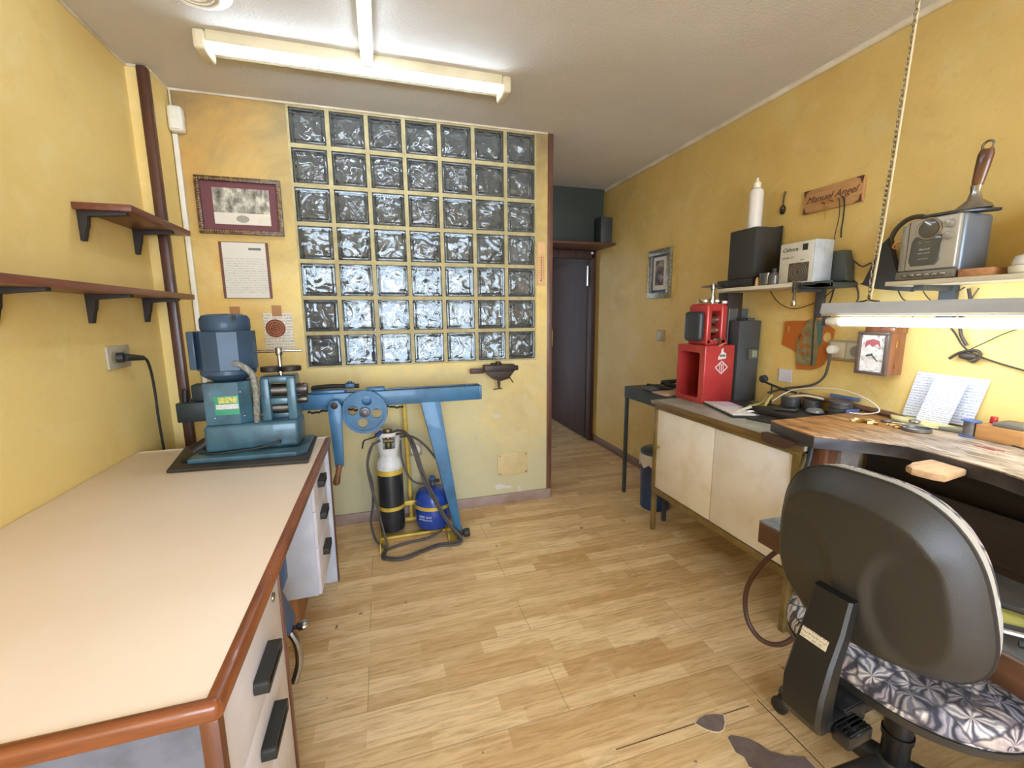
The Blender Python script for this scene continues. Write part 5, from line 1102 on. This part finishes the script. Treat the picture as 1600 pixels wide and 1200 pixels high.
mb = MB(); mb.prism([(1.36, .565), (1.30, .52), (1.33, .49), (1.40, .53)], .585, .590, 'z'); mb.build('yellow_sheet', M('yellow_green_sheet', 'b9b25a', .5), label='small yellow green sheet in the catch tray beside the chair back', cat='sheet')
# hanging torch & hose
HT = thing('bench_torch', (1.45, 1.14, .68), 'black and brass soldering torch hanging from the bench corner', 'torch')
mb = MB(); mb.tube([(1.492, 1.15, .80), (1.487, 1.148, .76), (1.475, 1.145, .72), (1.455, 1.142, .682)], .009, 10); mb.build('grip', BLACK, HT)
mb = MB(); mb.tube([(1.455, 1.142, .682), (1.44, 1.14, .652), (1.42, 1.14, .63)], .007, 10); mb.build('tip', M('old_brass_valve', '8a7a58', .4, .8), HT)
mb = MB(); mb.tube([(1.42, 1.14, .63), (1.40, 1.138, .618)], .010, 10, 1); mb.build('nozzle', IR2, HT)
mb = MB(); mb.tube([(1.185, .985, .525), (1.172, 1.03, .45), (1.165, 1.075, .33), (1.172, 1.07, .22), (1.19, 1.02, .17), (1.22, .96, .20), (1.28, .93, .30), (1.36, .95, .42), (1.42, .98, .50)], .008, 10, 8); mb.build('rubber_hose', M('red_brown_rubber', '4c3026', .5), label='red brown rubber hose looping below the tray corner', cat='hose')
mb = MB(); mb.prism([(1.595, .850), (1.500, .842), (1.462, .835), (1.445, .81), (1.452, .765), (1.468, .742), (1.583, .758)], BZ-.042, BZ-.020, 'z', .006); mb.build('bench_pin', M('pale_pine_pin', 'd4ac80', .6, 0, 'b98f66', 10, stretch=(1, 5, 5)), label='pale wooden bench pin sticking out of the bench cut-out', cat='bench pin')

# things on the bench (z = BZ)
e = .0008
YS = thing('yellow_cloth', (1.9, 1.12, BZ), 'pale yellow cloth lying folded on the bench near the wall', 'cloth')
mb = MB(); mb.prism([(1.985, 1.215), (1.92, 1.165), (1.90, 1.09), (1.925, 1.03), (1.975, .99), (1.995, 1.06), (1.998, 1.15)], BZ+e, BZ+.014, 'z', .004); mb.build('fold', M('pale_yellow_cloth', 'd8cf96', .8, 0, 'c4b878', 14, bump=.3), YS)
mb = MB(); mb.lathe([(.038, 0), (.043, .002), (.043, .012), (.041, .014), (.039, .012), (.038, .004), (.0, .004)], (1.83, 1.03, BZ+e), 32, cap=False); mb.build('round_tin', M('grey_tin', '7c7873', .35, .6), label='open round grey tin tray on the bench beside the yellow cloth', cat='tin')
mb = MB(); mb.lathe([(.016, 0), (.020, .004), (.019, .008), (.010, .010)], (1.875, 1.155, BZ+e), 20); mb.build('small_dish', M('grey_tin', '7c7873', .35, .6), label='tiny silver dish left of the yellow cloth', cat='dish')
mb = MB(); mb.lathe([(.014, 0), (.018, .004), (.016, .009), (.008, .012)], (1.895, 1.075, BZ+.015), 20); mb.build('metal_disc', CHROME, label='tiny bright lid between yellow cloth and round tin', cat='lid')
random.seed(3)
spots = []
for k in range(22): spots.append((1.80+random.gauss(0, .018), 1.185+random.gauss(0, .022), 'left of the silver dish'))
for k in range(9): spots.append((1.835+random.gauss(0, .013), 1.10+random.gauss(0, .016), 'beside the round tin'))
pm = None
for k, (x, y, wh_) in enumerate(spots):
    mb = MB(); n_ = random.choice((5, 6, 7)); rr = random.uniform(.006, .012)
    pts = [(x+rr*random.uniform(.6, 1.2)*math.cos(2*PI*q/n_), y+rr*random.uniform(.6, 1.2)*math.sin(2*PI*q/n_)) for q in range(n_)]
    z0_ = BZ+e+random.uniform(0, .0002); mb.prism(pts, z0_, z0_+random.uniform(.003, .011), 'z', .0006)
    mb.build('brass_offcut', M('bright_brass', 'ecd49a', .45, .35) if k % 3 else BRASS, label='small brass offcut in the heap '+wh_, cat='offcut', group='brass offcuts in the heap '+wh_)
# spool
SP = thing('wire_spool', (1.915, .925, BZ), 'blue flanged spool of grey binding wire on the bench', 'spool')
mb = MB(); mb.cyl((1.915, .925, BZ+e), (1.915, .925, BZ+.005), .026, n=28); mb.cyl((1.915, .925, BZ+.054), (1.915, .925, BZ+.058), .026, n=28); mb.build('flange', M('blue_spool_plastic', '49609a', .4), SP)
mb = MB(); mb.cyl((1.915, .925, BZ+.005), (1.915, .925, BZ+.054), .0185, n=28); mb.build('wire', M('grey_wire_winding', '7a7570', .5, .4, '5c5854', 60, stretch=(1, 1, 12)), SP)
# wooden box
t = thing('small_wooden_box', (1.93, .82, BZ), 'small light wooden box with grey lid and red stopper on the bench', 'box')
OB = wood('light_orange_wood', 'c08c54', 'a06f3c', 5, (8, 1, 8), .5)
mb = MB(); mb.box(1.90, 1.995, .792, .905, BZ+e, BZ+.052, .002); mb.build('body', OB, t)
mb = MB(); mb.box(1.905, 1.99, .796, .868, BZ+.0525, BZ+.066, .002); mb.build('lid', M('grey_slate_lid', '6b675c', .5), t)
mb = MB(); mb.cyl((1.955, .888, BZ+.0525), (1.955, .888, BZ+.076), .010, .009, n=16, b=.002); mb.build('stopper', M('red_plastic', 'b8282c', .4), t)
mb = MB(); mb.box(1.93, 1.99, .925, 1.02, BZ+e, BZ+.012, .002); mb.build('slate_slab', M('green_grey_slate', '8a8672', .7), label='thin grey green slab under the leaning papers', cat='slab')
HW = scribble('blue_handwriting', 'dfe3ee', '6a7088', .0105, 190, .52, .28, 1, 2)
t = thing('leaning_papers', (1.99, 1.05, BZ), 'large handwritten sheet leaning on the yellow wall behind the bench', 'paper')
mb = MB(); mb.plate([(XR-.010, 1.180, BZ+.015), (XR-.010, .965, BZ+.018), (XR-.004, .935, 1.040), (XR-.004, 1.150, 1.045)], .001, (-1, 0, 0)); mb.build('sheet', HW, t, smooth=0)
t = thing('front_note', (1.97, 1.05, BZ), 'smaller handwritten sheet leaning in front of the large one', 'paper')
mb = MB(); mb.plate([(XR-.040, 1.115, BZ+.014), (XR-.040, 1.015, BZ+.014), (XR-.020, .985, 1.025), (XR-.018, 1.085, 1.035)], .001, (-1, 0, 0)); mb.build('sheet', scribble('small_handwriting', 'e6e6ee', '767684', .008, 240, .52, .3, 1, 2), t, smooth=0)
mb = MB(); mb.tube([(XR-.022, 1.62, .872), (XR-.025, 1.40, .868), (XR-.03, 1.20, .860)], .012, 10, 1); mb.tube([(XR-.03, 1.20, .860), (XR-.035, 1.13, .859)], .012, 10, 1, rs=(.012, .003)); mb.build('brown_rod', M('brown_leather_rod', '6a4a36', .5), label='long brown rod lying along the wall at the back of the bench', cat='rod')
for k, (a, b, m, lab) in enumerate((((1.97, .90, BZ+.004), (1.86, .60, BZ+.004), BRASS, 'thin brass rod nearest the wooden box on the bench'), ((1.94, .90, BZ+.003), (1.80, .58, BZ+.003), STEEL, 'thin steel rod on the bench toward the cut-out'), ((1.93, 1.02, BZ+.0035), (1.865, 1.16, BZ+.0035), M('white_wire', 'ded6c6', .5), 'thin pale stick lying below the yellow cloth'))):
    mb = MB(); mb.cyl(a, b, .0022, n=6); mb.build('thin_rod', m, label=lab, cat='rod')
mb = MB(); mb.prism([(1.905, .775), (1.93, .74), (1.90, .66), (1.875, .70)], BZ+e, BZ+.0018, 'z'); mb.build('paper_scrap', M('cream_scrap', 'd9d0b6', .8), label='cream paper scrap on the bench right of the wooden box', cat='paper')
mb = MB(); mb.tube([(1.80, .855, BZ+.0012), (1.795, .82, BZ+.0012), (1.79, .80, BZ+.0012)], .0015, 5, 2); mb.tube([(1.815, .835, BZ+.0012), (1.80, .81, BZ+.0012), (1.807, .785, BZ+.0012)], .0015, 5, 2); mb.build('red_mark', M('red_crayon', 'b8504a', .8), bpy.data.objects['jewellers_bench'])

# things on the cabinet worktop (z = CT)
z = CT+e
t = thing('notebook', (1.63, 1.80, CT), 'open white notebook at the front edge of the cabinet', 'notebook')
mb = MB(); mb.prism([(1.655, 1.905), (1.56, 1.60), (1.66, 1.555), (1.74, 1.85)], z, z+.010, 'z', .001); mb.build('cover', BLACK, t)
mb = MB(); mb.prism([(1.655, 1.90), (1.565, 1.605), (1.658, 1.562), (1.738, 1.845)], z+.0103, z+.018, 'z', .001); mb.build('pages', scribble('notebook_pages', 'e6e0dc', 'a89c98', .012, 120, .42, .3, 1, 0), t)
mb = MB(); mb.prism([(1.68, 1.87), (1.65, 1.74), (1.72, 1.70), (1.755, 1.83)], z+.0185, z+.021, 'z'); mb.build('lilac_paper', M('lilac_paper', 'd5c6dc', .7), label='small lilac note lying on the open notebook', cat='paper')
mb = MB(); mb.prism([(1.60, 1.56), (1.66, 1.33), (1.96, 1.36), (1.90, 1.62)], z, z+.006, 'z', .001); mb.build('black_mat', M('black_rubber_mat', '2c2f30', .5), label='black mat at the near end of the cabinet worktop', cat='mat')
mb = MB(); mb.box(1.73, 1.992, 1.335, 1.655, z+.0065, z+.030, .003); mb.build('black_plate', M('matt_black_metal', '302f2d', .5), label='flat black case on the black mat, carrying the row of tins', cat='plate')
def tin(name, x, y, r, h, n, m, lab):
    t = thing(name, (x, y, CT), lab, 'tin'); zz = z+.031
    for k in range(n):
        mb = MB(); mb.lathe([(r*.95, 0), (r, .002), (r, h-.003), (r*.94, h)], (x, y, zz+k*(h+.0005)), 28); mb.build('disc', m, t)
DT1 = M('dark_tin', '4b4b4c', .35, .4)
tin('dark_round_tin', 1.918, 1.608, .043, .045, 1, DT1, 'dark round tin at the left of the row on the cabinet')
tin('dark_disc_stack', 1.948, 1.522, .038, .014, 3, DT1, 'stack of dark discs in the middle of the row on the cabinet')
tin('dark_disc_stack', 1.945, 1.385, .044, .016, 4, M('brown_grey_discs', '55504e', .4, .3), 'stack of brown grey discs nearest the bench on the cabinet')
t = thing('magnifier', (1.80, 1.42, CT), 'clear plastic magnifier lens lying in front of the disc stacks', 'magnifier')
tg = NT('clear_lens'); tg.b.inputs['Transmission Weight'].default_value = .7; tg.b.inputs['Roughness'].default_value = .15; tg.base(rgb('c4c4c0'))
mb = MB(); mb.lathe([(.020, 0), (.036, .006), (.034, .016), (.018, .024), (0, .026)], (1.88, 1.452, z+.031), 24, cap=False); mb.build('lens', tg.m, t)
mb = MB(); mb.prism([(1.985, 1.47), (1.992, 1.345), (2.004, 1.345), (2.004, 1.48)], z+.0975, z+.112, 'z', .003); mb.prism([(1.95, 1.333), (1.90, 1.330), (1.925, 1.322), (1.97, 1.322)], z+.02, z+.072, 'z', .002); mb.build('blue_cloth', M('blue_cloth', '4f6390', .8, bump=.3), label='crumpled blue cloth behind the disc stack', cat='cloth')
t = thing('white_card', (XR, 1.75, .93), 'blank white card stuck on the right wall beside the control box', 'card')
mb = MB(); mb.box(XR-.006, XR-.003, 1.69, 1.765, .920, .985); mb.build('card', M('blank_card', 'd8d4da', .7), t)
t = thing('white_cable', (1.9, 1.5, CT), 'thin white cable arching over the tins on the cabinet', 'cable')
mb = MB(); mb.tube([(1.86, 1.66, z+.05), (1.93, 1.62, .895), (1.96, 1.50, .925), (1.965, 1.38, .93), (1.95, 1.27, .905), (1.93, 1.22, .875), (1.90, 1.26, .857), (1.88, 1.30, .856)], .0024, 8, 8); mb.build('cord', M('white_cord', 'ded8cc', .4), t)
random.seed(11)
for k, (pts, r, m, nm, lab) in enumerate((
    ([(1.70, 1.66, z+.008), (1.75, 1.64, z+.010), (1.80, 1.645, z+.012)], .006, CHROME, 'steel_pliers', 'shiny steel pliers beside the notebook on the cabinet'),
    ([(1.60, 1.62, z+.022), (1.66, 1.64, z+.026), (1.72, 1.655, z+.030)], .007, M('white_plastic_handle', 'dad6c6', .4), 'white_knife', 'white handled knife between notebook and tins'),
    ([(1.76, 1.56, z+.038), (1.82, 1.50, z+.038), (1.86, 1.53, z+.040)], .008, BLACK, 'black_pliers', 'black handled pliers lying before the tins'),
    ([(1.80, 1.75, z+.008), (1.87, 1.74, z+.02), (1.93, 1.76, z+.05)], .007, M('striped_yellow_grip', 'b8a860', .4), 'yellow_pliers', 'yellow gripped pliers at the back of the cabinet'),
    ([(1.84, 1.69, z+.010), (1.87, 1.69, z+.055), (1.90, 1.70, z+.07)], .007, M('striped_yellow_grip', 'b8a860', .4), 'yellow_cutters', 'second yellow gripped tool in front of the black stand'),
    ([(1.915, 1.66, z+.060), (1.935, 1.56, z+.091), (1.948, 1.47, z+.089)], .006, M('cream_tube', 'd8ccae', .5), 'cream_handle', 'cream tool handle lying behind the middle disc stack'),
    ([(1.962, 1.63, z+.036), (1.972, 1.60, z+.036), (1.980, 1.575, z+.036)], .004, M('tan_stick', 'b38b5a', .5), 'wooden_stick', 'tan wooden stick behind the disc stacks'))):
    mb = MB(); mb.tube(pts, r, 8, 4); mb.build(nm, m, label=lab, cat='tool')
t = thing('tool_stand', (1.92, 1.72, CT), 'black articulated holder with knob against the wall on the cabinet', 'holder')
mb = MB(); mb.cyl((1.93, 1.735, z), (1.93, 1.735, z+.012), .030, n=20, b=.002); mb.cyl((1.93, 1.735, z+.012), (1.93, 1.735, .905), .004, n=8); mb.tube([(1.94, 1.80, .915), (1.93, 1.735, .905), (1.93, 1.66, .892), (1.94, 1.60, .885)], .006, 8, 2); mb.build('arm', BLACK, t)
mb = MB(); mb.cyl((1.93, 1.80, .925), (1.955, 1.80, .93), .020, n=18, b=.003); mb.build('knob', M('black_cover', '34353a', .38), t)
mb = MB(); mb.cyl((1.935, 1.660, .892), (1.935, 1.660, z+.006), .002, n=6); mb.cyl((1.935, 1.675, .892), (1.935, 1.675, z+.01), .002, n=6); mb.build('rod', STEEL, t)
mb = MB(); mb.prism([(1.80, 1.885), (1.76, 1.70), (1.84, 1.66), (1.90, 1.87)], z, z+.012, 'z', .002); mb.build('black_tool_tray', M('black_rubber_mat', '2c2f30', .5), label='flat black tray of tools in front of the control box', cat='tray')

# ------------------------------------------------------------------ office chair
def sup(a, n=2.6):
    c, s = math.cos(a), math.sin(a)
    return math.copysign(abs(c)**(2/n), c), math.copysign(abs(s)**(2/n), s)
CH = thing('office_chair', (1.225, .635, 0), 'black office chair with leaf print seat, its back turned to the viewer', 'chair', rz=math.radians(5))
LW = Matrix(CH['_w'])
def lb(mb, name, mat, parent=CH, label=None, smooth=35): return mb.build(name, mat, parent, label=label, local=True, smooth=smooth)
# backrest in chair space: forward is +X
tilt = math.radians(10); BC = Vector((-.252, .0, .735)); BA, BH = .198, .208
def bp(y, z, x):
    # y, z in the back plane, x outwards (negative = behind); curved round the sitter
    xx = x+.55*y*y
    return BC+Vector((xx*math.cos(tilt)-z*math.sin(tilt), y, xx*math.sin(tilt)*1.0+z*math.cos(tilt)))
def shell(rs, sgn, base):
    mb = MB(); bm = mb.bm; n = 72; rings = []
    for r, x in rs:
        ring = []
        for k in range(n):
            cy_, sz_ = sup(2*PI*k/n, 2.9)
            wid = 1.0-.15*(sz_*r)          # narrower at the top
            yy, zz = BA*cy_*r*wid, BH*sz_*r; xx = x
            if x < -.045:
                q = 1-(((abs(yy)-.122)/.098)**2+((zz+.035)/.150)**2); q = min(1, max(0, q/.45)); xx = x+.009*q*q*(3-2*q)
            ring.append(bm.verts.new(bp(yy, zz, xx)))
        rings.append(ring)
    for a, b in zip(rings, rings[1:]):
        for i in range(n): bm.faces.new((a[i], a[(i+1) % n], b[(i+1) % n], b[i]))
    c0 = bm.verts.new(bp(0, 0, base[0])); c1 = bm.verts.new(bp(0, 0, base[1]))
    for i in range(n): bm.faces.new((c0, rings[0][i], rings[0][(i+1) % n])); bm.faces.new((c1, rings[-1][(i+1) % n], rings[-1][i]))
    return mb
lb(shell([(.03*k_, -.052) for k_ in range(1, 28)]+[(.835, -.049), (.95, -.018), (.985, -.006), (1.0, .0), (.98, .006), (.5, .006)], 1, (-.052, .006)), 'back_shell', BLACKP)
LF = leaf_fabric()
lb(shell([(.5, .006), (.985, .006), (1.0, .012), (.990, .030), (.5, .032)], 1, (.006, .032)), 'cushion_side', M('grey_beige_vinyl', 'a8a49c', .5))
lb(shell([(.5, .0325), (.985, .0325), (.97, .044), (.85, .056), (.5, .060)], 1, (.0325, .062)), 'back_cushion', LF)
mb = MB(); pts = []
for k in range(72):
    cy_, sz_ = sup(2*PI*k/72, 2.9); pts.append(bp(BA*cy_*(1-.15*sz_)*1.002, BH*sz_*1.002, .004))
mb.tube(pts, .004, 6, 1, True); lb(mb, 'piping', M('dark_piping', '2a2a2c', .5))
# support bar
mb = MB()
sec = [(-.305, .672, .040, .012), (-.322, .60, .042, .015), (-.346, .535, .043, .018), (-.365, .465, .045, .022), (-.365, .400, .043, .024), (-.345, .365, .037, .020)]; BY = .013
rings = []
for x, zz, hw, th in sec:
    pr = []
    for dx, dy in ((-th, -hw*.85), (-th*.6, -hw), (th, -hw), (th, hw), (-th*.6, hw), (-th, hw*.85)): pr.append(mb.bm.verts.new((x+dx, dy+BY, zz)))
    rings.append(pr)
for a, b in zip(rings, rings[1:]):
    for i in range(6): mb.bm.faces.new((a[i], a[(i+1) % 6], b[(i+1) % 6], b[i]))
mb.bm.faces.new(rings[0]); mb.bm.faces.new(rings[-1][::-1])
bmesh.ops.bevel(mb.bm, geom=[e_ for e_ in mb.bm.edges if e_.calc_face_angle(0) > .7], offset=.003, segments=2, profile=.5, affect='EDGES')
bar = lb(mb, 'back_support', M('satin_black', '1a1a19', .38))
mb = MB(); mb.plate([(-.3465, .046, .580), (-.3465, -.010, .580), (-.3548, -.010, .560), (-.3548, .046, .560)], .0015, (-1, 0, -.3)); lab_ = lb(mb, 'maker_sticker', scribble('sticker_print', 'cfc6ae', '4a4438', .008, 200, .5, .4, 1, 2), bar)
mb = MB(); mb.box(-.35, -.16, -.032, .032, .372, .402, .006); mb.box(-.30, -.225, -.034, .034, .362, .412, .006)
mb.box(-.30, -.05, -.030, .030, .392, .414, .004); lb(mb, 'bracket', M('glossy_black', '232325', .25, .2))
mb = MB(); mb.box(-.345, -.265, -.070, -.032, .364, .396, .006)
for q in range(4): mb.box(-.338, -.270, -.066+q*.009, -.062+q*.009, .396, .3995, .001)
lb(mb, 'lever_housing', M('glossy_black', '232325', .25, .2))
# seat
def disc(rs, A_, B_, cx_, n_=2.5, seg=72):
    mb = MB(); bm = mb.bm; rings = []
    for r, zz in rs:
        ring = []
        for k in range(seg):
            c_, s_ = sup(2*PI*k/seg, n_); dz = -.018*max(0, c_*r)**3 if r > .3 else 0
            ring.append(bm.verts.new((cx_+A_*c_*r, B_*s_*r, zz+dz)))
        rings.append(ring)
    for a, b in zip(rings, rings[1:]):
        for i in range(seg): bm.faces.new((a[i], a[(i+1) % seg], b[(i+1) % seg], b[i]))
    bm.faces.new(rings[0][::-1]); bm.faces.new(rings[-1]); return mb
lb(disc([(.90, .430), (.975, .434), (1.0, .446), (1.0, .466), (.965, .483), (.85, .494), (.5, .500), (.05, .500)], .245, .248, .0), 'seat', LF, label='grey and white leaf print seat cushion')
lb(disc([(.55, .392), (.90, .398), (.975, .414), (.99, .4335), (.5, .4335)], .245, .248, .0), 'seat_shell', BLACKP)
mb = MB(); mb.box(-.10, .10, -.08, .08, .375, .414, .008); mb.cyl((0, 0, .28), (0, 0, .38), .022, n=20); mb.cyl((0, 0, .09), (0, 0, .29), .030, n=24, b=.003); mb.cyl((0, 0, .19), (0, 0, .205), .034, n=24); lb(mb, 'gas_lift', M('black_steel', '1e1e20', .3, .4))
mb = MB(); mb.cyl((0, 0, .075), (0, 0, .125), .042, .036, n=24, b=.004); lb(mb, 'base_hub', BLACKP)
a0_ = math.atan2(.29, -.045)-math.radians(5)
for k in range(5):
    a = a0_+2*PI*k/5; d_ = Vector((math.cos(a), math.sin(a), 0)); s__ = Vector((-d_.y, d_.x, 0))
    mb = MB(); rings = []
    for q, hw, z0_, z1_ in ((.03, .028, .075, .118), (.15, .022, .072, .100), (.27, .017, .066, .084), (.295, .014, .066, .080)):
        c_ = d_*q; rings.append([mb.bm.verts.new(c_+s__*u+Vector((0, 0, v))) for u, v in ((-hw, z0_), (hw, z0_), (hw, z1_-.006), (hw*.5, z1_), (-hw*.5, z1_), (-hw, z1_-.006))])
    for A2, B2_ in zip(rings, rings[1:]):
        for i in range(6): mb.bm.faces.new((A2[i], A2[(i+1) % 6], B2_[(i+1) % 6], B2_[i]))
    mb.bm.faces.new(rings[0]); mb.bm.faces.new(rings[-1][::-1]); lg = lb(mb, 'base_leg', BLACKP)
    c_ = d_*.285; mb = MB()
    for sd in (-1, 1):
        p0_ = c_+s__*(sd*.008)+Vector((0, 0, .026)); p1_ = c_+s__*(sd*.024)+Vector((0, 0, .026)); mb.cyl(p0_, p1_, .0255, n=24, b=.003)
    mb.cyl(c_+Vector((0, 0, .026)), c_+Vector((0, 0, .07)), .006, n=8)
    lb(mb, 'caster', BLACK, lg)

# tidy helper property
for o in bpy.data.objects:
    if '_w' in o: del o['_w']
